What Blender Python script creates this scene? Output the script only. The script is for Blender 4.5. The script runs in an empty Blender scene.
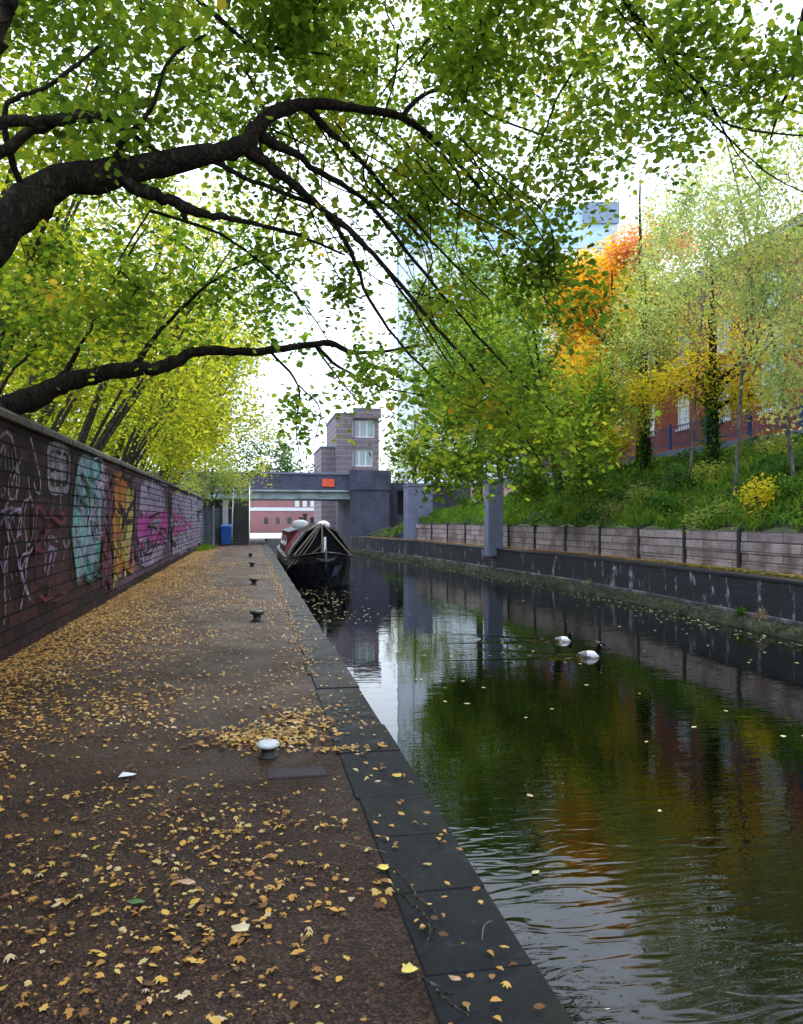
import bpy, bmesh, math, random
import numpy as np
from mathutils import Vector, Matrix
random.seed(7); RNG = np.random.default_rng(7)
R = math.radians
SC = bpy.context.scene
COL = SC.collection

# ------------------------------------------------------------------ camera
FP, CX, HY, EYE, YAW = 800.0, 401.5, 519.0, 1.6, R(10.6)
CS, SN = math.cos(YAW), math.sin(YAW)
cd = bpy.data.cameras.new('camera'); cam = bpy.data.objects.new('camera', cd); COL.objects.link(cam)
cam.location = (0, 0, EYE); cam.rotation_euler = (R(90), 0, -YAW)
cd.sensor_fit = 'HORIZONTAL'; cd.sensor_width = 36; cd.lens = 36*FP/803; cd.shift_y = 7/803
cd.clip_start = 0.05; cd.clip_end = 2000
SC.camera = cam
# ------------------------------------------------------------------ sky, sun, exposure
SUN_EL, SUN_AZ = R(48), R(25)          # azimuth clockwise from +Y
w = bpy.data.worlds.new('World'); SC.world = w; w.use_nodes = True
nt = w.node_tree; nt.nodes.clear()
o_ = nt.nodes.new('ShaderNodeOutputWorld'); bg = nt.nodes.new('ShaderNodeBackground')
sky = nt.nodes.new('ShaderNodeTexSky'); sky.sky_type = 'NISHITA'; sky.sun_disc = False
sky.sun_elevation = SUN_EL; sky.sun_rotation = SUN_AZ; sky.dust_density = 3; sky.air_density = 1
tc = nt.nodes.new('ShaderNodeTexCoord'); nz = nt.nodes.new('ShaderNodeTexNoise'); nz.inputs['Scale'].default_value = 3
nz.inputs['Detail'].default_value = 5
cr = nt.nodes.new('ShaderNodeValToRGB')
cr.color_ramp.elements[0].position = .3; cr.color_ramp.elements[0].color = (8.6, 10.8, 14., 1)
cr.color_ramp.elements[1].position = .7; cr.color_ramp.elements[1].color = (13.8, 14.8, 16.2, 1)
mx = nt.nodes.new('ShaderNodeMix'); mx.data_type = 'RGBA'; mx.inputs[0].default_value = .85
nt.links.new(tc.outputs['Generated'], nz.inputs['Vector']); nt.links.new(nz.outputs['Fac'], cr.inputs['Fac'])
nt.links.new(sky.outputs[0], mx.inputs[6]); nt.links.new(cr.outputs[0], mx.inputs[7])
nt.links.new(mx.outputs[2], bg.inputs[0]); nt.links.new(bg.outputs[0], o_.inputs[0])
bg.inputs[1].default_value = .12
sl = bpy.data.lights.new('sun', 'SUN'); sl.energy = 1.3; sl.angle = R(14); sl.color = (1, .95, .86)
so = bpy.data.objects.new('sun', sl); COL.objects.link(so)
so.rotation_euler = (R(90)-SUN_EL, 0, math.pi-SUN_AZ)
SC.view_settings.view_transform = 'Standard'; SC.view_settings.look = 'None'
SC.view_settings.exposure = 0.8; SC.view_settings.gamma = 1
SC.render.engine = 'CYCLES'
SC.cycles.max_bounces = 5; SC.cycles.diffuse_bounces = 2; SC.cycles.adaptive_threshold = .04; SC.cycles.glossy_bounces = 2
SC.cycles.transmission_bounces = 3; SC.cycles.use_denoising = True

# ------------------------------------------------------------------ helpers: pixels to world
def at(px, py, D):
    c = (px-CX)/FP*D
    return Vector((c*CS + D*SN, D*CS - c*SN, EYE + (HY-py)/FP*D))
def dX(px, X): return X/((px-CX)/FP*CS + SN)
def onX(px, py, X): return at(px, py, dX(px, X))
def gnd(px, py, z): return at(px, py, (EYE-z)*FP/(py-HY))

# ------------------------------------------------------------------ tagging
def tag(o, label=None, cat=None, group=None, kind=None):
    if label: o['label'] = label
    if cat: o['category'] = cat
    if group: o['group'] = group
    if kind: o['kind'] = kind
    return o
def thing(name, label, cat, loc=(0, 0, 0), rz=0, group=None):
    o = bpy.data.objects.new(name, None); COL.objects.link(o)
    o.location = loc; o.rotation_euler = (0, 0, rz); o.empty_display_size = .2
    return tag(o, label, cat, group)
def link(name, me, mat, parent=None):
    o = bpy.data.objects.new(name, me); COL.objects.link(o)
    for m in (mat if isinstance(mat, (list, tuple)) else [mat]): me.materials.append(m)
    if parent: o.parent = parent
    return o
def copy_tree(o, parent=None):
    c = o.copy(); COL.objects.link(c); c.parent = parent
    for ch in list(o.children): copy_tree(ch, c)
    return c

class MB:
    def __init__(s): s.v = []; s.f = []; s.mi = []; s.sm = []; s.cur = 0
    def add(s, vs, fs, smooth=False):
        b = len(s.v); s.v += [tuple(p) for p in vs]
        for f in fs: s.f.append([b+i for i in f]); s.mi.append(s.cur); s.sm.append(smooth)
    def box(s, x0, x1, y0, y1, z0, z1):
        s.add([(x, y, z) for z in (z0, z1) for y in (y0, y1) for x in (x0, x1)],
              [(0, 2, 3, 1), (4, 5, 7, 6), (0, 1, 5, 4), (2, 6, 7, 3), (0, 4, 6, 2), (1, 3, 7, 5)])
    def obox(s, a, b, wd, h, up=(0, 0, 1)):
        """box bar from a to b, width wd, height h"""
        a, b = Vector(a), Vector(b); d = (b-a).normalized(); up = Vector(up)
        if abs(d.dot(up)) > .99: up = Vector((0, 1, 0))
        r = d.cross(up).normalized(); u = r.cross(d).normalized()
        vs = [p + r*wd/2*i + u*h/2*j for p in (a, b) for i, j in ((-1, -1), (1, -1), (1, 1), (-1, 1))]
        s.add(vs, [(3, 2, 1, 0), (4, 5, 6, 7), (0, 1, 5, 4), (1, 2, 6, 5), (2, 3, 7, 6), (3, 0, 4, 7)])
    def tube(s, pts, rad, n=8, cap=True):
        pts = [Vector(p) for p in pts]
        if not hasattr(rad, '__len__'): rad = [rad]*len(pts)
        vs = []; ref = None
        for i, p in enumerate(pts):
            d = (pts[min(i+1, len(pts)-1)] - pts[max(i-1, 0)])
            if d.length < 1e-6: d = Vector((0, 0, 1))
            d.normalize()
            if ref is None: ref = Vector((0, 0, 1)) if abs(d.z) < .9 else Vector((1, 0, 0))
            r = d.cross(ref)
            if r.length < 1e-4: r = d.cross(Vector((.3, 1, .2)))
            r.normalize(); u = r.cross(d); ref = u
            for k in range(n):
                a = 2*math.pi*k/n
                vs.append(p + (r*math.cos(a) + u*math.sin(a))*rad[i])
        fs = []
        for i in range(len(pts)-1):
            for k in range(n):
                fs.append((i*n+k, i*n+(k+1) % n, (i+1)*n+(k+1) % n, (i+1)*n+k))
        if cap: fs.append(list(range(n))[::-1]); fs.append([(len(pts)-1)*n+k for k in range(n)])
        s.add(vs, fs, True)
    def lathe(s, prof, c=(0, 0, 0), n=20):
        vs = []
        for r, z in prof:
            for k in range(n):
                a = 2*math.pi*k/n; vs.append((c[0]+r*math.cos(a), c[1]+r*math.sin(a), c[2]+z))
        fs = [(i*n+k, i*n+(k+1) % n, (i+1)*n+(k+1) % n, (i+1)*n+k) for i in range(len(prof)-1) for k in range(n)]
        fs.append(list(range(n))[::-1]); fs.append([(len(prof)-1)*n+k for k in range(n)])
        s.add(vs, fs, True)
    def mesh(s, name):
        me = bpy.data.meshes.new(name); me.from_pydata(s.v, [], s.f)
        me.polygons.foreach_set('material_index', s.mi); me.polygons.foreach_set('use_smooth', s.sm)
        me.update(); return me
    def build(s, name, mat, parent=None, bevel=0):
        o = link(name, s.mesh(name), mat, parent)
        if bevel:
            m = o.modifiers.new('bevel', 'BEVEL'); m.width = bevel; m.segments = 2; m.limit_method = 'ANGLE'
        return o

# ------------------------------------------------------------------ materials
class NT:
    def __init__(s, name):
        s.m = bpy.data.materials.new(name); s.m.use_nodes = True; s.t = s.m.node_tree
        s.t.nodes.clear(); s.out = s.n('OutputMaterial')
    def n(s, typ, **kw):
        x = s.t.nodes.new('ShaderNode'+typ)
        for k, v in kw.items(): setattr(x, k, v)
        return x
    def l(s, a, b): s.t.links.new(a, b)
    def coord(s, scale=(1, 1, 1)):
        t = s.n('TexCoord'); mp = s.n('Mapping'); mp.inputs['Scale'].default_value = scale
        s.l(t.outputs['Object'], mp.inputs['Vector']); return mp.outputs[0]
    def noise(s, vec, scale, detail=4, rough=.55):
        x = s.n('TexNoise'); x.inputs['Scale'].default_value = scale; x.inputs['Detail'].default_value = detail
        x.inputs['Roughness'].default_value = rough
        if vec: s.l(vec, x.inputs['Vector'])
        return x.outputs['Fac']
    def ramp(s, fac, stops, interp='LINEAR'):
        r = s.n('ValToRGB'); e = r.color_ramp.elements; r.color_ramp.interpolation = interp
        while len(e) < len(stops): e.new(.5)
        for i, (p, c) in enumerate(stops):
            e[i].position = p; e[i].color = (*c, 1) if not isinstance(c, (int, float)) else (c, c, c, 1)
        s.l(fac, r.inputs[0]); return r.outputs[0]
    def mix(s, fac, a, b, mode='MIX'):
        x = s.n('Mix', data_type='RGBA', blend_type=mode)
        if isinstance(fac, (int, float)): x.inputs[0].default_value = fac
        else: s.l(fac, x.inputs[0])
        for i, c in ((6, a), (7, b)):
            if isinstance(c, tuple): x.inputs[i].default_value = (*c, 1)
            else: s.l(c, x.inputs[i])
        return x.outputs[2]
    def math(s, op, a, b=0.):
        x = s.n('Math', operation=op)
        for i, c in ((0, a), (1, b)):
            if isinstance(c, (int, float)): x.inputs[i].default_value = c
            else: s.l(c, x.inputs[i])
        return x.outputs[0]
    def bsdf(s, color, rough=.7, bump=None, bstr=.3, bdist=.02, metal=0, spec=.5):
        b = s.n('BsdfPrincipled')
        if isinstance(color, tuple): b.inputs['Base Color'].default_value = (*color, 1)
        else: s.l(color, b.inputs['Base Color'])
        if isinstance(rough, (int, float)): b.inputs['Roughness'].default_value = rough
        else: s.l(rough, b.inputs['Roughness'])
        b.inputs['Metallic'].default_value = metal; b.inputs['Specular IOR Level'].default_value = spec
        if bump is not None:
            bp = s.n('Bump'); bp.inputs['Strength'].default_value = bstr; bp.inputs['Distance'].default_value = bdist
            s.l(bump, bp.inputs['Height']); s.l(bp.outputs[0], b.inputs['Normal'])
        s.l(b.outputs[0], s.out.inputs[0]); s.b = b; return s.m

def plain(name, c, rough=.6, var=.25, scale=6, metal=0, bstr=.15, spec=.5):
    m = NT(name); v = m.coord(); f = m.noise(v, scale, 6)
    col = m.ramp(f, [(.3, tuple(x*(1-var) for x in c)), (.7, tuple(min(1, x*(1+var)) for x in c))])
    return m.bsdf(col, rough, m.noise(v, scale*8, 3), bstr, .01, metal, spec)

def brick_nodes(m, axis, bw, rh, mortar, c1, c2, cm):
    t = m.n('TexCoord'); sp = m.n('SeparateXYZ'); m.l(t.outputs['Object'], sp.inputs[0])
    cb = m.n('CombineXYZ'); m.l(sp.outputs[axis], cb.inputs[0]); m.l(sp.outputs[2], cb.inputs[1])
    nzv = m.n('TexNoise'); nzv.inputs['Scale'].default_value = 5; m.l(t.outputs['Object'], nzv.inputs['Vector'])
    ad = m.n('VectorMath', operation='MULTIPLY_ADD'); m.l(nzv.outputs['Color'], ad.inputs[0])
    ad.inputs[1].default_value = (.02, .02, 0); m.l(cb.outputs[0], ad.inputs[2])
    b = m.n('TexBrick'); m.l(ad.outputs[0], b.inputs['Vector'])
    b.inputs['Color1'].default_value = (*c1, 1); b.inputs['Color2'].default_value = (*c2, 1)
    b.inputs['Mortar'].default_value = (*cm, 1); b.inputs['Scale'].default_value = 1
    b.inputs['Mortar Size'].default_value = mortar; b.inputs['Mortar Smooth'].default_value = .3
    b.inputs['Brick Width'].default_value = bw; b.inputs['Row Height'].default_value = rh
    return b.outputs['Color'], b.outputs['Fac'], t.outputs['Object']

def brick(name, axis, bw, rh, mortar, c1, c2, cm, dirt=.5, dcol=(.03, .028, .03), rough=.75, bstr=.6, dscale=.8, spec=.15):
    m = NT(name); col, fac, v = brick_nodes(m, axis, bw, rh, mortar, c1, c2, cm)
    d = m.ramp(m.noise(v, dscale, 8, .65), [(.42, 0.), (.72, 1.)])
    col = m.mix(m.math('MULTIPLY', d, dirt), col, dcol)
    f2 = m.noise(v, 22, 5); col = m.mix(.6, col, m.ramp(f2, [(.3, .45), (.7, 1.)]), 'MULTIPLY')
    h = m.math('SUBTRACT', m.math('MULTIPLY', f2, .5), fac)
    return m.bsdf(col, rough, h, bstr, .015, spec=spec)

def paint(name, ca, cb_, wear=.3, scale=3.):
    """spray paint over the brick of the long wall: the brick courses show through"""
    m = NT(name); col, fac, v = brick_nodes(m, 1, .44, .165, .016, (.05, .018, .015), (.016, .010, .011), (.005, .004, .005))
    pc = m.mix(m.ramp(m.noise(v, scale, 4), [(.42, 0.), (.58, 1.)]), ca, cb_)
    wr = m.ramp(m.noise(v, 11, 8, .75), [(max(0, .34+wear*.35-.12), 0.), (.34+wear*.35+.14, 1.)])
    w2 = m.ramp(m.noise(v, 1.9, 5, .7), [(.30, .15), (.52, 1.)])
    k = m.math('MULTIPLY', m.math('MULTIPLY', wr, w2), m.math('SUBTRACT', .92, m.math('MULTIPLY', fac, .85)))
    pc = m.mix(.8, pc, m.ramp(m.noise(v, 6, 7, .7), [(.35, (.45, .42, .46)), (.6, (1., 1., 1.)), (.75, (1.25, 1.2, 1.25))]), 'MULTIPLY')
    return m.bsdf(m.mix(k, col, pc), .75, m.math('MULTIPLY', fac, -1.), .5, .012, spec=.15)

def leafmat(name, stops, nscale=.5, trans=.55, rough=.5, tmul=1.5, nmix=.5, gloss=False):
    m = NT(name); g = m.n('NewGeometry'); v = m.coord()
    f = m.math('ADD', m.math('MULTIPLY', g.outputs['Random Per Island'], 1-nmix), m.math('MULTIPLY', m.ramp(m.noise(v, nscale, 3), [(.3, 0.), (.7, 1.)]), nmix))
    col = m.ramp(f, stops)
    if gloss:
        b = m.n('BsdfPrincipled'); m.l(col, b.inputs['Base Color']); b.inputs['Roughness'].default_value = rough
        b.inputs['Specular IOR Level'].default_value = .25
    else: b = m.n('BsdfDiffuse'); m.l(col, b.inputs[0])
    t = m.n('BsdfTranslucent')
    tcx = m.mix(1., col, (min(1, tmul*1.0), min(1, tmul*1.0), .45), 'MULTIPLY')
    hs = m.n('HueSaturation'); hs.inputs['Value'].default_value = tmul; m.l(tcx, hs.inputs['Color'])
    m.l(hs.outputs[0], t.inputs[0])
    x = m.n('MixShader'); x.inputs[0].default_value = trans
    m.l(b.outputs[0], x.inputs[1]); m.l(t.outputs[0], x.inputs[2]); m.l(x.outputs[0], m.out.inputs[0])
    return m.m

def barkmat(name, c1, c2, scale=6):
    m = NT(name); v = m.coord((1, 1, .35)); f = m.noise(v, scale*2, 8, .7)
    moss = m.ramp(m.noise(v, 2.2, 4), [(.55, 0.), (.75, 1.)])
    col = m.ramp(f, [(.3, c1), (.7, c2)]); col = m.mix(m.math('MULTIPLY', moss, .35), col, (.05, .06, .02))
    wv = m.n('Mapping'); wv.inputs['Scale'].default_value = (1, 1, 1); nn = m.n('TexNoise'); nn.inputs['Scale'].default_value = 9; nn.inputs['Detail'].default_value = 5
    m.l(v, nn.inputs['Vector']); dd = m.n('VectorMath', operation='MULTIPLY_ADD'); m.l(nn.outputs['Color'], dd.inputs[0]); dd.inputs[1].default_value = (.35, .35, .35); m.l(v, dd.inputs[2])
    vo = m.n('TexVoronoi'); vo.inputs['Scale'].default_value = scale*2.2; vo.feature = 'DISTANCE_TO_EDGE'; m.l(dd.outputs[0], vo.inputs['Vector'])
    cr_ = m.ramp(vo.outputs['Distance'], [(0, 0.), (.25, 1.)])
    col = m.mix(.55, col, m.mix(cr_, (.45, .45, .45), (1.15, 1.15, 1.15)), 'MULTIPLY')
    return m.bsdf(col, .9, m.math('ADD', f, cr_), 1., .035, spec=.15)

M = {}
M['wallbrick'] = brick('dark_wall_brick', 1, .44, .165, .016, (.075, .026, .024), (.018, .012, .014), (.005, .005, .006), .8, (.010, .008, .010), .8, .9, .7)
M['coping'] = plain('coping_stone', (.075, .072, .062), .85, .5, 5, bstr=.6)
M['bankbrick'] = brick('blue_black_brick', 1, .5, .12, .008, (.020, .022, .032), (.030, .032, .045), (.015, .015, .02), .6, (.010, .011, .016), .5, .4)
M['redbrick'] = brick('red_building_brick', 1, .23, .078, .01, (.42, .105, .05), (.30, .07, .038), (.28, .17, .13), .25, (.12, .04, .03), .8, .4)
M['bluebrick'] = brick('blue_grey_brick', 0, .3, .1, .008, (.125, .13, .20), (.10, .105, .165), (.08, .08, .11), .85, (.045, .045, .055), .7, .4)
M['pinkbrick'] = brick('weathered_pink_brick', 0, .3, .1, .01, (.50, .20, .20), (.42, .17, .18), (.45, .34, .34), .4, (.25, .13, .12), .8, .3)
M['towerbrick'] = brick('pale_purple_brick', 0, 1.5, .5, .05, (.24, .19, .22), (.20, .155, .185), (.32, .28, .32), .2, (.15, .12, .14), .8, .3)
M['concrete'] = plain('blue_grey_concrete', (.15, .165, .25), .8, .2, 2.5, bstr=.3)
M['pale_concrete'] = plain('pale_concrete', (.5, .5, .52), .8, .15, 2)
M['white'] = plain('white_paint', (.75, .76, .8), .5, .08, 4)
M['black'] = plain('recess_shade_black', (.012, .012, .014), .4, .3, 4)
M['iron'] = plain('cast_iron', (.015, .015, .016), .5, .4, 20, bstr=.5)
M['bluerail'] = plain('blue_rail_paint', (.03, .06, .20), .45, .2, 5)
M['steel'] = plain('weathered_steel', (.27, .33, .35), .6, .45, 1.2)
M['glass'] = plain('window_glass', (.38, .45, .5), .12, .25, .8, spec=.9, bstr=0)
M['darkglass'] = plain('dark_window_glass', (.03, .035, .04), .08, .3, .8, spec=.9, bstr=0)
M['bin'] = plain('blue_plastic', (.012, .09, .42), .4, .1, 3)
M['rubber'] = plain('black_rubber', (.01, .01, .01), .6, .2, 8)
M['darkwood'] = plain('dark_fence_boards', (.055, .07, .085), .75, .4, 3)
M['red'] = plain('red_sign_paint', (.75, .10, .04), .5, .1, 3)
M['stair'] = plain('dark_stair_steel', (.02, .02, .02), .6, .3, 4)
M['bark_dark'] = barkmat('dark_bark', (.008, .006, .005), (.050, .037, .026))
M['bark_grey'] = barkmat('grey_bark', (.05, .045, .035), (.13, .12, .09))
M['bark_pale'] = barkmat('pale_birch_bark', (.04, .038, .03), (.28, .27, .24), 4)

# towpath: damp gravelly tarmac
m = NT('towpath_gravel'); v = m.coord()
vo = m.n('TexVoronoi'); vo.inputs['Scale'].default_value = 95; m.l(v, vo.inputs['Vector'])
st = m.ramp(vo.outputs['Color'], [(.0, (.003, .0015, .001)), (.5, (.030, .0145, .009)), (.85, (.10, .052, .033)), (1, (.22, .14, .095))])
pt = m.ramp(m.noise(v, .9, 6, .6), [(.3, (.55, .5, .5)), (.7, (1.15, 1.05, 1.))])
col = m.mix(1., st, pt, 'MULTIPLY')
col = m.mix(m.ramp(m.noise(v, 2.6, 7, .7), [(.52, 0.), (.68, .7)]), col, (.060, .036, .024))
col = m.mix(m.ramp(m.noise(v, .45, 4), [(.5, 0.), (.7, .55)]), col, (.014, .010, .009))
dmp = m.ramp(m.noise(v, 1.6, 5), [(.4, .55), (.65, .75)])
M['path'] = m.bsdf(col, dmp, m.math('ADD', vo.outputs['Distance'], m.noise(v, 25, 4)), .8, .008, spec=.2)

m = NT('wet_edging_stone'); v = m.coord(); f = m.noise(v, 3.5, 8, .65); g = m.noise(v, 60, 4)
col = m.ramp(f, [(.3, (.003, .0035, .005)), (.5, (.008, .009, .012)), (.62, (.018, .019, .021)), (.75, (.035, .034, .028))])
ms = m.ramp(m.noise(v, 1.3, 6, .7), [(.50, 0.), (.64, .8)]); col = m.mix(ms, col, (.016, .016, .011))
sc_ = m.ramp(m.noise(v, 9, 7, .75), [(.60, 0.), (.70, .6)]); col = m.mix(sc_, col, (.06, .058, .052))
M['edging'] = m.bsdf(col, m.ramp(f, [(.3, .5), (.7, .8)]), m.math('ADD', f, m.math('MULTIPLY', g, .7)), .8, .018, spec=.2)

m = NT('canal_water'); t = m.n('TexCoord')
def ripple(scale, dist, det, rot=0):
    mp = m.n('Mapping'); mp.inputs['Scale'].default_value = scale; mp.inputs['Rotation'].default_value = (0, 0, rot)
    m.l(t.outputs['Object'], mp.inputs['Vector'])
    x = m.n('TexNoise'); x.inputs['Scale'].default_value = 1; x.inputs['Detail'].default_value = det
    x.inputs['Distortion'].default_value = dist; m.l(mp.outputs[0], x.inputs['Vector']); return x.outputs['Fac']
r1 = ripple((2.9, 9.5, 1), .9, 1.2, YAW); r2 = ripple((.5, 1.3, 1), .3, 2, YAW*.5); r3 = ripple((7, 20, 1), .4, 2, YAW)
amp = m.ramp(ripple((.16, .12, 1), .2, 2), [(.38, .25), (.62, 1.)])
sy = m.n('SeparateXYZ'); m.l(t.outputs['Object'], sy.inputs[0])
near = m.n('MapRange'); near.inputs[1].default_value = 7.; near.inputs[2].default_value = 3.; near.inputs[3].default_value = .25; near.inputs[4].default_value = .58; m.l(sy.outputs[1], near.inputs[0])
h = m.math('MULTIPLY', near.outputs[0], m.math('ADD', m.math('MULTIPLY', r1, amp), m.math('ADD', m.math('MULTIPLY', r2, 1.0), m.math('MULTIPLY', r3, .03))))
M['water'] = m.bsdf((.002, .0025, .0012), .01, h, .30, .045, spec=.5); m.b.inputs['IOR'].default_value = 1.33

m = NT('moss_ledge'); v = m.coord(); f = m.noise(v, 3, 8, .7)
M['moss'] = m.bsdf(m.ramp(f, [(.35, (.008, .009, .008)), (.5, (.020, .026, .009)), (.68, (.055, .068, .02))]), .8, f, 1., .08)
m = NT('bank_soil'); v = m.coord(); f = m.noise(v, 1.5, 8, .6)
M['soil'] = m.bsdf(m.ramp(f, [(.3, (.02, .016, .010)), (.5, (.03, .038, .012)), (.7, (.05, .075, .018))]), .9, f, .8, .05)
m = NT('grassland'); v = m.coord(); f = m.noise(v, .4, 8, .6)
M['ground'] = m.bsdf(m.ramp(f, [(.3, (.03, .04, .015)), (.7, (.07, .09, .03))]), .9, f, .5, .05)
m = NT('leaf_strewn_path'); v = m.coord(); f = m.noise(v, 6, 8, .7); g = m.noise(v, .5, 3)
col = m.ramp(f, [(.35, (.05, .035, .025)), (.55, (.20, .10, .045)), (.7, (.32, .20, .06))])
M['farpath'] = m.bsdf(col, .85, f, .6, .02)

# weathered plank retaining wall (pale concrete sleepers)
m = NT('weathered_planks'); col, fac, v = brick_nodes(m, 1, 1.25, .22, .014, (.46, .38, .38), (.28, .22, .225), (.07, .05, .05))
mp = m.n('Mapping'); mp.inputs['Scale'].default_value = (1, 1, 9); m.l(v, mp.inputs['Vector'])
f = m.noise(mp.outputs[0], 2.2, 8, .7); f2 = m.noise(v, 1.2, 6, .6)
col = m.mix(.75, col, m.ramp(f, [(.3, .45), (.7, 1.1)]), 'MULTIPLY')
col = m.mix(m.ramp(f2, [(.46, 0.), (.62, .8)]), col, (.11, .07, .055))
M['planks'] = m.bsdf(col, .85, m.math('SUBTRACT', f, fac), .7, .02)

# white drip streaks on the black canal wall
m = NT('black_wall_with_streaks'); col, fac, v = brick_nodes(m, 1, .5, .12, .008, (.010, .011, .018), (.017, .018, .028), (.005, .005, .008))
mp = m.n('Mapping'); mp.inputs['Scale'].default_value = (1, 2.2, .9); m.l(v, mp.inputs['Vector'])
s_ = m.ramp(m.noise(mp.outputs[0], 1.6, 3, .6), [(.57, 0.), (.68, 1.)])
s2 = m.ramp(m.noise(v, 7, 5, .7), [(.4, 0.), (.6, 1.)])
col = m.mix(m.math('MULTIPLY', m.math('MULTIPLY', s_, s2), .8), col, (.42, .43, .46))
M['canalwall'] = m.bsdf(col, .6, m.math('SUBTRACT', s2, fac), .4, .012)

m = NT('worn_ledge'); v = m.coord(); f = m.noise(v, 1.8, 8, .75)
M['ledge'] = m.bsdf(m.ramp(f, [(.40, (.02, .02, .022)), (.55, (.12, .12, .13)), (.7, (.34, .34, .36))]), .8, f, .6, .02)

# ------------------------------------------------------------------ canal geometry
WZ = -.6                                                # water level
def bankX(y): return float(np.interp(y, [-30, 10, 20, 25, 31, 41, 53, 70, 120], [9.7, 10.05, 10.3, 10.15, 9.6, 8.6, 6.55, 6.3, 6.3]))
def edgeX(y): return 1.0
def retX(y): return bankX(y)+.72
WALLX = -2.75

def strip(name, xa, xb, za, zb, ys, mat, kind='structure', nx=1, zfun=None, parent=None):
    mb = MB(); vs = []; fs = []
    for y in ys:
        a, b = (xa(y) if callable(xa) else xa), (xb(y) if callable(xb) else xb)
        for i in range(nx+1):
            t_ = i/nx; x = a+(b-a)*t_; z = za+(zb-za)*t_
            if zfun: z = zfun(x, y, t_)
            vs.append((x, y, z))
    for j in range(len(ys)-1):
        for i in range(nx): q = j*(nx+1)+i; fs.append((q, q+1, q+nx+2, q+nx+1))
    mb.add(vs, fs, True)
    o = mb.build(name, mat, parent)
    if kind: o['kind'] = kind
    return o
YS = list(np.arange(-12, 90.1, 1.))
# broad ground to the horizon with the canal trench left open
mb = MB()
mb.box(-600, WALLX-.3, -300, 900, -2.2, -.05)
mb.box(30, 600, -300, 900, -2.2, 3.9)
mb.box(WALLX-.3, 30, 92, 900, -2.2, .05)
mb.box(WALLX-.3, 30, -300, -12, -2.2, -.05)
tag(mb.build('ground', M['ground']), kind='structure')
strip('towpath', WALLX-.05, .60, 0, 0, YS, M['path'], nx=6, zfun=lambda x, y, t: .012*math.sin(x*2.1+y*.7)*math.sin(t*math.pi))
# water: fine mesh near the birds with their wakes as real ridges
def wake(x, y):
    z = 0
    for gx, gy, dx, dy in GEESE:
        rx, ry = x-gx, y-gy
        back = -(rx*dx+ry*dy); side = abs(-rx*dy+ry*dx)
        if 0 < back < 2.6:
            fd = 1-(back/2.6)**2
            e = side-(.10+back*.24)
            z += fd*.026*math.exp(-(e/.07)**2)*math.exp(-back/2.2)*math.cos(e*38)
            z += fd*.010*math.exp(-(side/.2)**2)*math.cos(back*22)*math.exp(-back/1.2)
    return z
g1, g2 = gnd(563, 641, WZ), gnd(589, 657, WZ)
GEESE = [(g1.x, g1.y, .94, -.34), (g2.x, g2.y, .94, -.34)]
mb = MB(); vs = []; fs = []
xs = list(np.linspace(.97, 4, 12)) + list(np.arange(4.05, 9.4, .05)) + [9.6, 10.3, 10.6]
ys_ = list(np.arange(-12, 8, 1.)) + list(np.arange(8, 15, .05)) + list(np.arange(15, 96, 1.))
for y in ys_:
    for x in xs: vs.append((x, y, WZ+wake(x, y)))
nx_ = len(xs)
for j in range(len(ys_)-1):
    for i in range(nx_-1): q = j*nx_+i; fs.append((q, q+1, q+nx_+1, q+nx_))
mb.add(vs, fs, True); tag(mb.build('canal_water', M['water']), kind='structure')

# near quay: face + individual stone slabs
mb = MB(); mb.box(.62, .97, -12, 90, -2.2, -.13); tag(mb.build('quay_wall', M['bankbrick']), kind='structure')
mb = MB(); y = -12.
while y < 90:
    L = random.uniform(.55, .95); j = random.uniform(-.006, .006); k = random.uniform(-.005, .005)
    mb.box(.585+random.uniform(-.02, .02), 1.0+j*1.6, y, y+L-.004, -.135, .012+k); y += L
o = mb.build('quay_edging', M['edging'], bevel=.008); o['kind'] = 'structure'
# ------------------------------------------------------------------ far bank
b = thing('canal_wall', 'long black brick canal wall with white drip streaks on the far bank', 'wall')
mb = MB()
def prism(mb, prof, ys):
    """extrude (dx,z) profile along the bank line"""
    vs = []; n = len(prof)
    for y in ys:
        for dx, z in prof: vs.append((bankX(y)+dx, y, z))
    fs = [(j*n+i, j*n+(i+1) % n, (j+1)*n+(i+1) % n, (j+1)*n+i) for j in range(len(ys)-1) for i in range(n)]
    fs.append(list(range(n))[::-1]); fs.append([(len(ys)-1)*n+i for i in range(n)]); mb.add(vs, fs)
YB = list(np.arange(-12, 54.1, 1.))
prism(mb, [(0, -.36), (.3, -.36), (.3, .36), (0, .36)], YB); mb.build('wall_face', M['canalwall'], b)
mb = MB(); prism(mb, [(-.03, .362), (.33, .362), (.33, .42), (-.02, .42)], YB); mb.build('coping', M['bankbrick'], b)
mb = MB(); prism(mb, [(-.10, -.40), (0.28, -.40), (.28, -.362), (-.003, -.33), (-.10, -.34)], YB); mb.build('ledge', M['ledge'], b)
mb = MB(); vs = []; prof = [(-.50, -1.6), (-.47, -.56), (-.40, -.50), (-.33, -.42), (-.06, -.40), (.2, -.41), (.2, -1.6)]
YF = list(np.arange(-12, 54.1, .25)); n = len(prof)
for y in YF:
    for i, (dx, z) in enumerate(prof):
        q = .05 if 0 < i < 5 else 0
        vs.append((bankX(y)+dx+random.uniform(-q, q), y, z+random.uniform(-q, q)*.5))
fs = [(j*n+i, j*n+(i+1) % n, (j+1)*n+(i+1) % n, (j+1)*n+i) for j in range(len(YF)-1) for i in range(n)]
mb.add(vs, fs, True); tag(mb.build('mossy_bank', M['moss']), kind='structure')
strip('far_path', lambda y: bankX(y)+.3, lambda y: retX(y)+.4, .426, .426, YB, M['farpath'])

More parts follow.
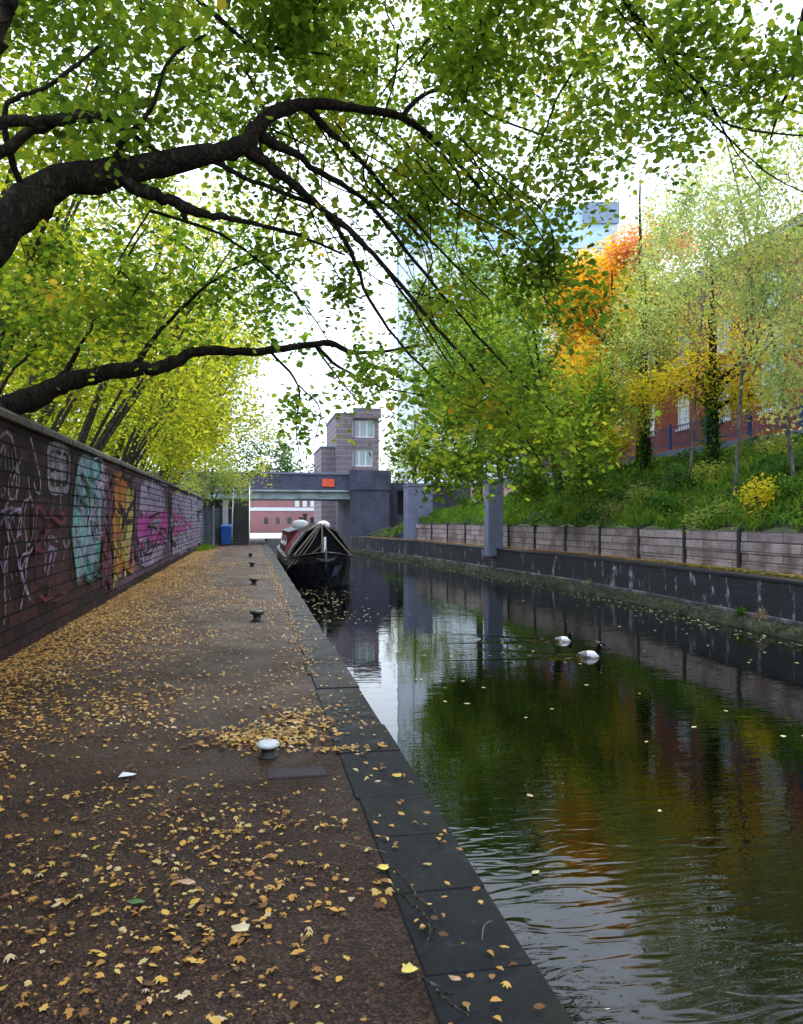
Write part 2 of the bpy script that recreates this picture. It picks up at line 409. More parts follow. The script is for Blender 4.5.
def bankZ(x, y, t=None):
    r = retX(y); u = max(0, min(1, (x-r-.25)/(15.4-r)))
    top = float(np.interp(y, [30, 46], [3.95, 2.6])); low = float(np.interp(y, [43, 48], [1.36, .5]))
    return low + (top-low)*(u**.8) + .10*math.sin(x*2.3+y*1.1)*math.sin(u*3.1) + .07*math.sin(y*3.3-x)
strip('hillside', lambda y: retX(y)+.2, 15.5, 0, 0, list(np.arange(-12, 92, .5)), M['soil'], nx=18, zfun=bankZ)
strip('terrace', 15.4, 30.2, 3.93, 3.93, [-12, 92], M['farpath'])
rw = thing('retaining_wall', 'weathered pale plank retaining wall with dark posts below the ivy bank', 'wall')
posty = [16.55-2.46*k for k in range(1, 11)][::-1] + [16.55+2.46*k for k in range(0, 12)]
pm = MB()
for k in range(len(posty)-1):
    y0, y1 = posty[k]+.05, posty[k+1]-.05
    for c in range(4):
        jx = random.uniform(-.012, .012)
        a = Vector((retX(y0)+.08+jx, y0, .45+.25*c)); b_ = Vector((retX(y1)+.08+jx+random.uniform(-.01, .01), y1, .45+.25*c))
        pm.obox(a, b_, .1, .243)
pm.build('plank_panel', M['planks'], rw, bevel=.008)
for y in posty:
    q = MB(); q.box(retX(y)-.02, retX(y)+.12, y-.048, y+.048, .35, 1.38+random.uniform(0, .05)); q.build('post', M['iron'], rw)

# ------------------------------------------------------------------ graffiti wall
gw = thing('graffiti_wall', 'long dark brick wall covered in graffiti along the towpath', 'wall')
mb = MB(); mb.box(WALLX-.35, WALLX, -6, 45.5, -.3, 2.72); mb.build('brickwork', M['wallbrick'], gw)
mb = MB(); y = -6.
while y < 45.6:
    L = .9; j = random.uniform(-.008, .008)
    mb.add([(x, yy, z) for yy in (y, y+L-.01) for x, z in ((WALLX-.42, 2.722), (WALLX+.07+j, 2.722), (WALLX+.07+j, 2.80), (WALLX-.1, 2.90), (WALLX-.25, 2.90), (WALLX-.42, 2.80))],
           [(5, 4, 3, 2, 1, 0), (6, 7, 8, 9, 10, 11), (0, 1, 7, 6), (1, 2, 8, 7), (2, 3, 9, 8), (3, 4, 10, 9), (4, 5, 11, 10), (5, 0, 6, 11)]); y += L
mb.build('coping', M['coping'], gw, bevel=.015)
P = {'haze': paint('faded_lilac', (.24, .15, .26), (.16, .09, .14), .42, 1.4), 'dust': paint('faded_red', (.10, .03, .035), (.06, .03, .045), .45, 1.4), 'white': paint('white_spray', (.5, .48, .55), (.36, .33, .42), .38), 'teal': paint('teal_spray', (.16, .52, .46), (.30, .36, .48), .2, 2.2),
     'pinkred': paint('crimson_spray', (.30, .04, .07), (.20, .07, .10), .36), 'orange': paint('orange_spray', (.62, .13, .03), (.5, .28, .05), .22, 4),
     'yellow': paint('yellow_spray', (.62, .54, .09), (.54, .42, .16), .18), 'magenta': paint('magenta_spray', (.70, .05, .42), (.42, .09, .34), .2),
     'lilac': paint('lilac_spray', (.55, .42, .60), (.34, .30, .46), .25, 4), 'violet': paint('violet_spray', (.30, .28, .44), (.48, .48, .6), .22, 5),
     'blk': paint('black_spray', (.010, .009, .011), (.02, .014, .014), .15), 'green': paint('green_spray', (.05, .13, .08), (.03, .08, .06), .2)}
LAY = [0]
def wp(px, py):
    p = onX(px, py, WALLX); return (p.y, p.z)
def patch(pts, mat, name, rag=.02, outline=None):
    """filled paint area: ragged polygon on the wall face"""
    LAY[0] += 1; x = WALLX+.002+.0012*LAY[0]
    q = [Vector(wp(*p)) for p in pts]; out = []
    for i in range(len(q)):
        a, b_ = q[i], q[(i+1) % len(q)]; n = max(2, int((b_-a).length/.12))
        for k in range(n):
            p = a.lerp(b_, k/n); out.append((x, p.x+random.uniform(-rag, rag)*2, p.y+random.uniform(-rag, rag)*2))
    mb = MB(); mb.add(out, [list(range(len(out)))]); me = mb.mesh(name)
    o = link(name, me, P[mat], gw)
    if outline: stroke(pts+[pts[0]], outline, .07, name+'_outline')
    return o
def stroke(pts, mat, wd, name, mb=None):
    own = mb is None
    if own: mb = MB(); LAY[0] += 1
    x = WALLX+.002+.0012*LAY[0]+.0000012*len(mb.f)
    q = [Vector(wp(*p)) for p in pts]; sm = []
    for i in range(len(q)-1):                                         # catmull-rom
        p0, p1, p2, p3 = q[max(i-1, 0)], q[i], q[i+1], q[min(i+2, len(q)-1)]
        for k in range(6):
            t_ = k/6; sm.append(.5*((2*p1)+(p2-p0)*t_+(2*p0-5*p1+4*p2-p3)*t_*t_+(3*p1-p0-3*p2+p3)*t_**3))
    sm.append(q[-1]); vs = []
    for i, p in enumerate(sm):
        d = sm[min(i+1, len(sm)-1)]-sm[max(i-1, 0)]
        d = d.normalized() if d.length > 1e-6 else Vector((1, 0)); nrm = Vector((-d.y, d.x))*wd/2*random.uniform(.85, 1.15)
        x += .0000035; vs += [(x, p.x+nrm.x, p.y+nrm.y), (x+.0000015, p.x-nrm.x, p.y-nrm.y)]
    mb.add(vs, [(2*i, 2*i+1, 2*i+3, 2*i+2) for i in range(len(sm)-1)])
    if own: return link(name, mb.mesh(name), P[mat], gw)
# faded underlayers, then the tags over them
patch([(100, 468), (118, 462), (137, 470), (170, 486), (203, 498), (203, 546), (170, 560), (136, 578), (118, 590), (104, 588)], 'haze', 'faded_old_paint', .03)
patch([(30, 500), (46, 498), (70, 505), (70, 560), (60, 590), (36, 585)], 'dust', 'faded_red_paint', .015); 
LAY[0] += 1; mb = MB()
for s_, wd in [([(0, 437), (6, 432), (12, 440), (16, 462), (16, 500)], .055), ([(0, 452), (4, 446), (5, 470)], .04), ([(7, 447), (9, 470)], .035), ([(11, 450), (13, 470)], .035),
              ([(16, 462), (19, 478), (17, 492), (12, 500), (8, 492), (9, 478), (14, 468), (19, 474)], .045), ([(12, 482), (13, 490)], .03), ([(15, 481), (16, 489)], .03),
              ([(0, 485), (5, 490), (1, 497)], .04), ([(0, 512), (10, 508), (18, 512), (22, 520), (26, 545), (25, 580), (20, 610)], .05),
              ([(0, 525), (4, 518), (8, 528), (12, 516), (15, 528)], .045), ([(5, 520), (8, 545), (3, 575)], .05), ([(0, 560), (4, 580), (5, 610), (3, 625)], .045), ([(24, 512), (27, 500), (31, 498), (33, 515), (32, 535), (28, 545), (25, 528), (24, 512)], .04),
              ([(10, 572), (12, 580)], .03), ([(15, 568), (16, 576)], .03), ([(20, 572), (21, 580)], .03), ([(8, 590), (10, 600)], .03), ([(-12, 440), (-6, 500), (-10, 560), (-4, 610)], .06), ([(-25, 450), (-18, 520), (-28, 590)], .06)]:
    stroke(s_, 'white', wd*.8, '', mb)
link('white_tag', mb.mesh('white_tag'), P['white'], gw)
LAY[0] += 1; mb = MB()
for s_, wd in [([(48, 448), (57, 446), (68, 452), (69, 470), (67, 488), (58, 491), (49, 486), (48, 448)], .12), ([(50, 456), (66, 460)], .10), ([(50, 465), (67, 468)], .11), ([(50, 475), (66, 477)], .10), ([(54, 449), (55, 488)], .09), ([(62, 449), (61, 488)], .09), ([(60, 488), (60, 508)], .06)]:
    stroke(s_, 'white', wd, '', mb)
link('white_block_tag', mb.mesh('white_block_tag'), P['white'], gw)
LAY[0] += 1; mb = MB()
for s_, wd in [([(38, 546), (42, 536), (45, 546), (49, 537), (57, 541)], .06), ([(42, 552), (50, 548), (56, 552)], .07), ([(46, 548), (44, 572)], .08), ([(51, 552), (47, 575)], .07), ([(56, 548), (52, 566)], .05), ([(63, 541), (66, 548), (69, 540)], .06), ([(64, 548), (63, 560)], .05)]:
    stroke(s_, 'lilac', wd, '', mb)
link('small_scrawl', mb.mesh('small_scrawl'), P['lilac'], gw)
patch([(72, 462), (75, 452), (71, 505), (70, 560), (76, 590), (70, 575), (68, 510)], 'blk', 'black_shadow_stroke', .01)
patch([(77, 462), (84, 453), (97, 461), (103, 468), (101, 510), (100, 545), (97, 572), (90, 583), (84, 574), (77, 583), (74, 560), (71, 530), (73, 500)], 'teal', 'teal_letter', .02, 'green')
patch([(101, 463), (107, 466), (108, 500), (103, 508), (102, 480)], 'lilac', 'pale_letter')
patch([(102, 527), (107, 524), (110, 545), (108, 572), (102, 588), (101, 560)], 'pinkred', 'crimson_letter', .02)
patch([(114, 478), (120, 470), (126, 482), (127, 505), (120, 512), (114, 508)], 'orange', 'orange_letter', .02, 'pinkred')
patch([(127, 484), (133, 490), (132, 525), (128, 560), (124, 580), (121, 560), (117, 580), (112, 588), (113, 555), (115, 515), (124, 512)], 'yellow', 'yellow_letter', .025)
patch([(112, 512), (117, 510), (121, 535), (117, 556), (111, 548)], 'orange', 'rust_letter', .02)
stroke([(104, 488), (108, 492), (112, 488), (111, 500)], 'white', .07, 'white_curl')
patch([(140, 484), (150, 480), (163, 488), (165, 510), (152, 516), (138, 512)], 'lilac', 'lilac_letter', .03)
patch([(137, 520), (145, 512), (156, 516), (166, 510), (167, 530), (163, 545), (152, 545), (147, 538), (141, 550), (136, 538)], 'magenta', 'magenta_letter', .03)
patch([(140, 551), (150, 546), (163, 546), (161, 557), (150, 566), (142, 566)], 'lilac', 'lilac_underline', .03)
stroke([(135, 485), (134, 515), (133, 545), (137, 560)], 'blk', .16, 'black_outline')
stroke([(168, 490), (169, 515), (168, 540)], 'blk', .2, 'black_divider')
patch([(171, 494), (178, 490), (186, 496), (193, 494), (203, 502), (203, 541), (195, 546), (187, 550), (180, 553), (172, 556), (170, 520)], 'violet', 'violet_lettering', .05)
for px in (176, 183, 190, 197): stroke([(px, 498), (px+1.5, 512), (px-.5, 525), (px+1.5, 545)], 'magenta' if px == 183 else 'blk', .22, 'letter_outline')

def scribble(x0, x1, y0, y1, n, mat, wd, nm):
    LAY[0] += 1; mb = MB()
    for _ in range(n):
        a, c = random.uniform(x0, x1), random.uniform(y0, y1); pts = [(a, c)]
        for k in range(random.randint(2, 5)): a = min(x1, max(x0, a+random.uniform(-.35, .35)*(x1-x0))); c = min(y1, max(y0, c+random.uniform(-.22, .22)*(y1-y0))); pts.append((a, c))
        stroke(pts, mat, wd*random.uniform(.6, 1.3), '', mb)
    link(nm, mb.mesh(nm), P[mat], gw)
scribble(76, 101, 458, 575, 9, 'lilac', .07, 'lilac_marks'); scribble(75, 101, 470, 580, 8, 'green', .05, 'green_marks')
scribble(104, 134, 470, 580, 9, 'blk', .07, 'black_marks'); scribble(112, 132, 475, 570, 7, 'orange', .09, 'orange_marks'); scribble(101, 115, 480, 585, 6, 'pinkred', .08, 'crimson_marks')
scribble(112, 134, 480, 575, 5, 'yellow', .06, 'yellow_marks'); scribble(138, 166, 485, 565, 8, 'violet', .07, 'violet_marks'); scribble(138, 166, 490, 560, 4, 'blk', .05, 'dark_marks')
scribble(171, 203, 495, 550, 12, 'violet', .16, 'pale_marks'); scribble(171, 203, 495, 550, 6, 'blk', .09, 'dark_lettering'); scribble(171, 200, 510, 552, 5, 'magenta', .14, 'magenta_marks')
scribble(0, 36, 430, 610, 7, 'lilac', .035, 'faint_scrawl'); scribble(32, 70, 500, 600, 6, 'pinkred', .05, 'faint_red_scrawl')
# ------------------------------------------------------------------ leaves
MAPLE = np.array([(0, -.38), (.16, -.30), (.38, -.24), (.36, -.04), (.48, .14), (.30, .22), (.18, .38), (0, .52), (-.18, .38), (-.30, .22), (-.48, .14), (-.36, -.04), (-.38, -.24), (-.16, -.30)])
OVAL = np.array([(0, -.5), (.26, -.22), (.30, .1), (0, .55), (-.30, .1), (-.26, -.22)])
LANCE = np.array([(0, -.55), (.15, 0), (0, .55), (-.15, 0)])
TRI = np.array([(0, -.5), (.34, -.1), (.22, .3), (0, .5), (-.3, .25), (-.3, -.15)])
def leafmesh(name, C, S, tpl, flat=.5, curl=.15, hang=0., extra=None):
    N = len(C); k = len(tpl); C = np.asarray(C, float); S = np.asarray(S, float)
    n = RNG.normal(size=(N, 3)); n /= np.linalg.norm(n, axis=1)[:, None]; n[:, 2] = np.abs(n[:, 2])
    n = n*(1-flat) + np.array([0, 0, 1.])*flat; n /= np.linalg.norm(n, axis=1)[:, None]
    a = RNG.normal(size=(N, 3)); a[:, 2] -= hang
    u = np.cross(n, a); u /= np.linalg.norm(u, axis=1)[:, None]+1e-9; v = np.cross(u, n)
    asp = RNG.uniform(.75, 1.15, N)
    tx = tpl[None, :, 0]*asp[:, None]; ty = np.repeat(tpl[None, :, 1], N, 0)
    cz = -curl*RNG.uniform(-.3, 1.6, N)[:, None]*(tx**2+ty**2)*2
    V = C[:, None, :] + S[:, None, None]*(tx[..., None]*u[:, None, :] + ty[..., None]*v[:, None, :] + cz[..., None]*n[:, None, :])
    co = V.astype(np.float32).reshape(-1, 3); li = np.arange(N*k, dtype=np.int32); lt = np.full(N, k, np.int32); mi = np.zeros(N, np.int32)
    if extra is not None and len(extra.v):
        co = np.concatenate([co, np.array(extra.v, np.float32)]); fl = np.array([i for f in extra.f for i in f], np.int32)+N*k
        li = np.concatenate([li, fl]); lt = np.concatenate([lt, np.array([len(f) for f in extra.f], np.int32)]); mi = np.concatenate([mi, np.ones(len(extra.f), np.int32)])
    me = bpy.data.meshes.new(name); me.vertices.add(len(co)); me.vertices.foreach_set('co', co.ravel())
    me.loops.add(len(li)); me.loops.foreach_set('vertex_index', li)
    me.polygons.add(len(lt)); me.polygons.foreach_set('loop_start', np.concatenate([[0], np.cumsum(lt)[:-1]]).astype(np.int32))
    me.polygons.foreach_set('loop_total', lt); me.polygons.foreach_set('material_index', mi)
    me.update(calc_edges=True); me.validate(); return me

LM = {
 'canopy': leafmat('maple_leaf_green', [(0, (.030, .055, .014)), (.3, (.070, .12, .020)), (.58, (.125, .185, .028)), (.82, (.25, .27, .04)), (1, (.46, .26, .05))], .9, .6, .45, 2.1),
 'lime': leafmat('lime_yellow_leaf', [(0, (.05, .09, .02)), (.35, (.19, .24, .03)), (.7, (.40, .40, .045)), (1, (.64, .46, .05))], 1.1, .62, .5, 1.7),
 'pale': leafmat('pale_green_leaf', [(0, (.14, .20, .06)), (.5, (.26, .32, .10)), (1, (.42, .42, .14))], .6, .5, .5, 1.4),
 'deep': leafmat('deep_green_leaf', [(0, (.03, .07, .022)), (.5, (.06, .13, .035)), (1, (.14, .20, .05))], .5, .45, .5, 1.5),
 'mid': leafmat('mid_green_leaf', [(0, (.035, .085, .018)), (.45, (.09, .17, .03)), (.8, (.24, .30, .05)), (1, (.46, .34, .05))], .9, .55, .45, 1.8),
 'orange': leafmat('orange_autumn_leaf', [(0, (.40, .40, .05)), (.3, (.72, .52, .05)), (.7, (.85, .48, .06)), (1, (.82, .30, .10))], .5, .55, .5, 1.35),
 'gold': leafmat('golden_leaf', [(0, (.24, .30, .04)), (.4, (.52, .46, .04)), (.8, (.74, .50, .04)), (1, (.72, .34, .05))], .6, .55, .5, 1.4),
 'red': leafmat('red_pink_leaf', [(0, (.50, .26, .08)), (.5, (.78, .30, .20)), (1, (.80, .50, .38))], .6, .55, .5, 1.35),
 'birch': leafmat('birch_leaf', [(0, (.12, .20, .09)), (.45, (.30, .38, .19)), (.75, (.52, .50, .25)), (1, (.70, .46, .16))], 1.1, .55, .5, 1.6),
 'olive': leafmat('olive_gold_leaf', [(0, (.10, .16, .04)), (.4, (.24, .30, .07)), (.75, (.46, .44, .10)), (1, (.68, .42, .07))], 1., .55, .5, 1.5),
 'ivy': leafmat('ivy_leaf', [(0, (.016, .05, .012)), (.4, (.04, .12, .022)), (.7, (.12, .24, .035)), (1, (.34, .42, .06))], 1.0, .3, .35, 1.3),
 'grass': leafmat('grass_blade', [(0, (.04, .09, .015)), (.45, (.10, .20, .025)), (.8, (.24, .32, .045)), (1, (.36, .28, .07))], 1.2, .35, .5, 1.3),
 'fallen': leafmat('fallen_leaf', [(0, (.05, .025, .014)), (.2, (.17, .075, .03)), (.4, (.40, .19, .045)), (.62, (.60, .33, .06)), (.82, (.54, .37, .13)), (1, (.56, .46, .36))], 2.5, .10, .55, 1.0, .2, True),
}

# ------------------------------------------------------------------ trees
def smooth_path(pts, rads, jit=.0, step=6):
    q = [Vector(p) for p in pts]; P_, R_ = [], []
    for i in range(len(q)-1):
        p0, p1, p2, p3 = q[max(i-1, 0)], q[i], q[i+1], q[min(i+2, len(q)-1)]
        for k in range(step):
            t_ = k/step; p = .5*((2*p1)+(p2-p0)*t_+(2*p0-5*p1+4*p2-p3)*t_*t_+(3*p1-p0-3*p2+p3)*t_**3)
            r = rads[i]+(rads[i+1]-rads[i])*t_
            P_.append(p+Vector([random.gauss(0, jit*r) for _ in range(3)])); R_.append(r*(1+.06*math.sin(len(P_)*1.3+r*90)+random.uniform(-.03, .03)))
    P_.append(q[-1]); R_.append(rads[-1]); return P_, R_

class Tree:
    def __init__(s, name, label, loc, group=None):
        s.root = thing(name, label, 'tree', loc, 0, group); s.o = Vector(loc)
        s.nodes = []; s.par = []; s.cnt = []; s.tr = MB(); s.paths = []; s.leafC = []
    def limb(s, pts, jit=.25, sides=9):
        """pts: (Vector, radius)"""
        P_, R_ = smooth_path([p for p, r in pts], [r for p, r in pts], jit)
        s.tr.tube([p-s.o for p in P_], R_, sides)
        for i, p in enumerate(P_):
            if R_[i] < .2: s.nodes.append(p); s.par.append(-1)
    def grow(s, tips, rt=.004, leaves=16, spread=.16, run=.6, seg=.22, sag=.10, maxd=4.5, twsides=3):
        cap = len(s.nodes)+len(tips)*26; A = np.zeros((cap, 3)); n0 = len(s.nodes)
        A[:n0] = [tuple(p) for p in s.nodes]; n = n0; par = list(s.par)
        T = np.array(tips); lim = A[:n0]
        dl = np.array([np.min(np.linalg.norm(lim-t_, axis=1)) for t_ in T]); order = np.argsort(dl)
        paths = []
        for oi in order:
            t_ = T[oi]; d = np.linalg.norm(A[:n]-t_, axis=1); q = int(np.argmin(d*(1+RNG.uniform(0, .12, n)))); L = d[q]
            if L < .05: continue
            k = max(2, min(24, int(L/seg))); a = A[q].copy()
            c = (a+t_)/2 + np.array([0, 0, 1])*L*sag + RNG.normal(size=3)*L*.10
            idx = [q]
            for i in range(1, k+1):
                u = i/k; p = a*(1-u)**2+2*c*u*(1-u)+t_*u*u + (RNG.normal(size=3)*.012 if i < k else 0)
                A[n] = p; par.append(idx[-1]); idx.append(n); n += 1
            paths.append(idx)
            # leaves along the outer run
            cl = 0; pts = []
            for i in range(len(idx)-1, 0, -1):
                pts.append(A[idx[i]]); cl += np.linalg.norm(A[idx[i]]-A[idx[i-1]])
                if cl > run: break
            m_ = max(2, int(RNG.normal(leaves, leaves*.3)))
            ii = RNG.integers(0, len(pts), m_); s.leafC.append(np.array(pts)[ii]+RNG.normal(size=(m_, 3))*spread)
        cnt = np.zeros(n)
        for idx in paths: cnt[idx[-1]] += 1
        for i in range(n-1, n0-1, -1): cnt[par[i]] += cnt[i]
        s.tw = MB() if not hasattr(s, 'tw') else s.tw
        for idx in paths:
            rad = [rt*max(1, cnt[i] if i >= n0 else cnt[idx[1]])**.42 for i in idx]; rad[-1] *= .5
            s.tw.tube([Vector(A[i])-s.o for i in idx], rad, 4 if rad[0] > .012 else twsides, cap=False)
        s.nodes = [Vector(A[i]) for i in range(n)]; s.par = par[:n]
    def finish(s, bark, leaf, size, tpl, flat=.35, hang=.8, curl=.15, crown='crown'):
        s.tr.build('trunk', bark, s.root)
        s.bark = bark
        s.flush(leaf, size, tpl, flat, hang, curl, crown); return s.root
    def flush(s, leaf, size, tpl, flat=.35, hang=.8, curl=.15, crown='crown'):
        C = np.concatenate(s.leafC)-np.array(s.o); s.leafC = []
        S = (.45+.85*RNG.uniform(0, 1, len(C)))*size
        link(crown, leafmesh(crown, C, S, tpl, flat, curl, hang, s.tw), [leaf, s.bark], s.root)

def blob(c, r, n, sq=1.):
    """tips in an ellipsoid shell-biased volume"""
    v_ = RNG.normal(size=(n, 3)); v_ /= np.linalg.norm(v_, axis=1)[:, None]
    rr = RNG.uniform(0, 1, n)**(.5); return np.array(c)+v_*rr[:, None]*r*np.array([1, 1, sq])

# --- tree 1: the near sycamore whose limb crosses the top of the picture
def A_(pts): return [(at(px, py, D), r) for px, py, D, r in pts]
T1 = Tree('overhanging_sycamore', 'near dark-limbed sycamore arching over the path from behind the left end of the wall', (-4.0, 5.2, -.05))
base = Vector((-4.0, 5.2, -.05))
T1.limb([(base, .38), (base+Vector((.05, .1, 1.2)), .31), (base+Vector((.15, .3, 2.2)), .28), (at(-150, 345, 5.6), .21), (at(-60, 275, 5.8), .18), (at(0, 228, 6.0), .158), (at(50, 186, 6.2), .132), (at(120, 173, 6.4), .118),
         (at(200, 156, 6.6), .088), (at(242, 146, 6.7), .075), (at(262, 122, 6.85), .065), (at(300, 104, 7.1), .055), (at(355, 108, 7.4), .04), (at(410, 122, 7.8), .035), (at(460, 165, 8.3), .022), (at(500, 215, 8.7), .014)], .12, 12)
T1.limb([(base+Vector((.05, .1, 1.4)), .26), (base+Vector((-.4, .6, 3.)), .22), (base+Vector((-.3, .9, 5.)), .16), (base+Vector((.6, 1.5, 6.6)), .12), (base+Vector((2.6, 3, 7.6)), .07), (base+Vector((5, 4, 7.8)), .04)])
for pl in [
  [(100, 175, 6.35, .07), (150, 190, 6.5, .055), (190, 208, 6.7, .05), (230, 218, 7.0, .025), (300, 236, 7.5, .018), (345, 255, 7.8, .01)],
  [(183, 200, 6.65, .035), (186, 222, 6.7, .02)],
  [(-60, 190, 5.6, .1), (0, 152, 5.8, .045), (60, 120, 6.0, .04), (100, 116, 6.2, .03), (125, 130, 6.35, .022), (160, 153, 6.5, .015)],
  [(-60, 165, 5.5, .06), (0, 125, 5.5, .04), (60, 120, 5.9, .035), (105, 116, 6.2, .03)],
  [(240, 148, 6.7, .05), (280, 175, 6.9, .035), (330, 215, 7.2, .026), (380, 262, 7.5, .022), (430, 320, 7.8, .018), (470, 365, 8.0, .014), (520, 430, 8.3, .009), (545, 470, 8.5, .006)],
  [(250, 150, 6.75, .05), (300, 190, 7.1, .03), (345, 240, 7.5, .022), (375, 310, 7.9, .016), (420, 365, 8.4, .012), (480, 420, 8.8, .008)],
  [(262, 135, 6.8, .05), (310, 165, 7.2, .03), (370, 205, 7.8, .022), (430, 280, 8.4, .016), (500, 360, 9.0, .012), (570, 430, 9.5, .008)],
  [(300, 104, 7.1, .04), (350, 150, 7.6, .026), (395, 200, 8., .018), (440, 250, 8.4, .012), (490, 300, 8.8, .008)],
  [(110, 168, 6.4, .04), (125, 140, 6.3, .022), (150, 110, 6.3, .018), (170, 60, 6.4, .014), (205, 35, 6.5, .01)],
  [(20, 190, 6.1, .03), (5, 110, 5.8, .02), (50, 85, 5.8, .016), (100, 45, 6, .012)],
  [(400, 118, 7.7, .03), (440, 90, 8.2, .018), (500, 120, 8.7, .012), (590, 150, 9.2, .008), (620, 158, 9.4, .005)],
  [(150, 210, 7.0, .016), (230, 240, 7.6, .012), (300, 300, 8.4, .008), (340, 360, 9.0, .005)],
  [(205, 155, 6.6, .025), (250, 180, 6.8, .02), (340, 220, 7.4, .016), (400, 290, 8.0, .012), (460, 380, 8.6, .007)]]:
    T1.limb(A_(pl), .3, 6)
for k in range(16):
    sx = random.uniform(250, 470); sy_ = 120+abs(random.gauss(0, 35)); D0 = random.uniform(6.9, 8.4)
    ex = sx+random.uniform(60, 230); ey = sy_+random.uniform(110, 310); D1 = D0+random.uniform(.4, 1.6)
    q = lambda u, b: (sx+(ex-sx)*u+b*random.uniform(-24, 24), sy_+(ey-sy_)*(u**1.25)+b*random.uniform(-16, 16), D0+(D1-D0)*u)
    T1.limb(A_([(*q(0, 0), .011), (*q(.25, 1), .010), (*q(.5, 1), .008), (*q(.75, 1), .006), (*q(1, 0), .003)]), .3, 4)
for k in range(20):
    sx, sy_ = random.uniform(0, 780), random.uniform(-60, 90); D0 = random.uniform(6, 9); an = random.uniform(.1, 1.2)*(1 if random.random() < .7 else -1); L = random.uniform(90, 260)
    q = lambda u: (sx+L*math.sin(an)*u+random.uniform(-8, 8), sy_+L*math.cos(an)*(u**1.2)*.8+random.uniform(-8, 8), D0+.6*u)
    T1.limb(A_([(*q(0), .012), (*q(.3), .010), (*q(.6), .008), (*q(1), .004)]), .3, 4)
# branches that enter from above
for pl in [
  [(-120, 20, 5.0, .12), (-30, 60, 5.1, .07), (5, 15, 5.1, .06), (22, -30, 5.1, .05), (120, -90, 5.5, .045), (320, -60, 6.2, .04), (520, -60, 7, .035), (610, -20, 7.4, .03), (640, 25, 7.6, .022), (690, 55, 7.8, .018), (760, 62, 8, .014), (830, 90, 8.2, .01)],
  [(150, -80, 5.6, .03), (190, -10, 6.2, .022), (245, 40, 6.5, .018), (270, 47, 6.7, .014), (330, 55, 7.1, .008)],
  [(610, -20, 7.4, .02), (655, 40, 7.6, .016), (700, 85, 7.8, .014), (730, 125, 8.0, .012), (810, 137, 8.3, .009)],
  [(640, 25, 7.6, .018), (665, 60, 7.8, .014), (675, 85, 7.9, .012), (720, 130, 8.2, .010), (770, 175, 8.5, .008), (810, 195, 8.7, .006)],
  [(830, -40, 7, .03), (800, 20, 7.2, .022), (798, 60, 7.3, .018), (780, 110, 7.5, .014), (770, 140, 7.6, .008)],
  [(700, 85, 7.8, .012), (735, 150, 8.2, .008), (765, 195, 8.6, .005)]]:
    T1.limb(A_(pl), .3, 6)
DEN = [[1, 1, 1, 1, .9, 1, .85, .9],       # -90..-40
       [1, 1, 1, 1, .9, 1, .8, .9],        # -40..10
       [.9, .9, 1, .9, .75, .85, .6, .7],   # 10..60
       [.9, 1, 1, .8, .8, .75, .4, .7],    # 60..110
       [.7, .9, .8, .7, .85, .65, .25, .5],
       [.3, .35, .5, .6, .9, .65, .25, .3],
       [.15, .12, .25, .35, .65, .55, .25, .08],
       [.15, .05, .12, .22, .5, .55, .1, 0],
       [.05, 0, .08, .12, .4, .55, 0, 0],
       [0, 0, .02, .08, .3, .5, 0, 0],
       [0, 0, 0, .03, .22, .4, 0, 0],
       [0, 0, 0, 0, .1, .25, 0, 0]]
tips = []
for r_, row in enumerate(DEN):
    for c_, d_ in enumerate(row):
        for _ in range(int(d_*(2.5 if c_ < 6 else 1.7)+random.random())):
            px = c_*100+random.uniform(0, 100); py = -90+r_*50+random.uniform(0, 50)
            D = random.triangular(6, 10.5, 7.5)
            if r_ >= 6: D = random.uniform(7.4, 9.6)
            if px < 430 and abs(py-np.interp(px, [0, 50, 120, 200, 242, 262, 300, 410], [228, 186, 173, 156, 146, 122, 104, 122])) < 42: D = random.uniform(8.2, 10.8)
            c = at(px, py, D); sg = random.uniform(.16, .36)
            for _ in range(random.randint(6, 16)): tips.append((random.gauss(c.x, sg), random.gauss(c.y, sg*1.4), random.gauss(c.z, sg*.6)))
for px, py, D, rr, n in [(420, 110, 11, 1.3, 35), (500, 60, 11.5, 1.4, 40), (560, 120, 11.5, 1.1, 24), (460, 200, 11, 1.1, 30), (350, 60, 11, 1.3, 35)]:
    tips += [tuple(p) for p in blob(at(px, py, D), rr, n, .6)]
k = 0
while k < 420:            # unseen boughs above the frame, added to darken the water and path
    p = (random.uniform(.5, 9), random.uniform(2.5, 14), random.uniform(6, 10.5)); D = p[1]*CS+p[0]*SN
    if HY-(p[2]-EYE)/D*FP < -60: tips.append(p); k += 1
for _ in range(420):      # part of the crown over the path behind and above the frame
    tips.append((random.uniform(-6, 5), random.uniform(1, 9), random.uniform(6.8, 9)))
T1.grow(tips, .0022, 42, .15, .6, .2, .08)
T1.finish(M['bark_dark'], LM['canopy'], .075, MAPLE, .3, .8)

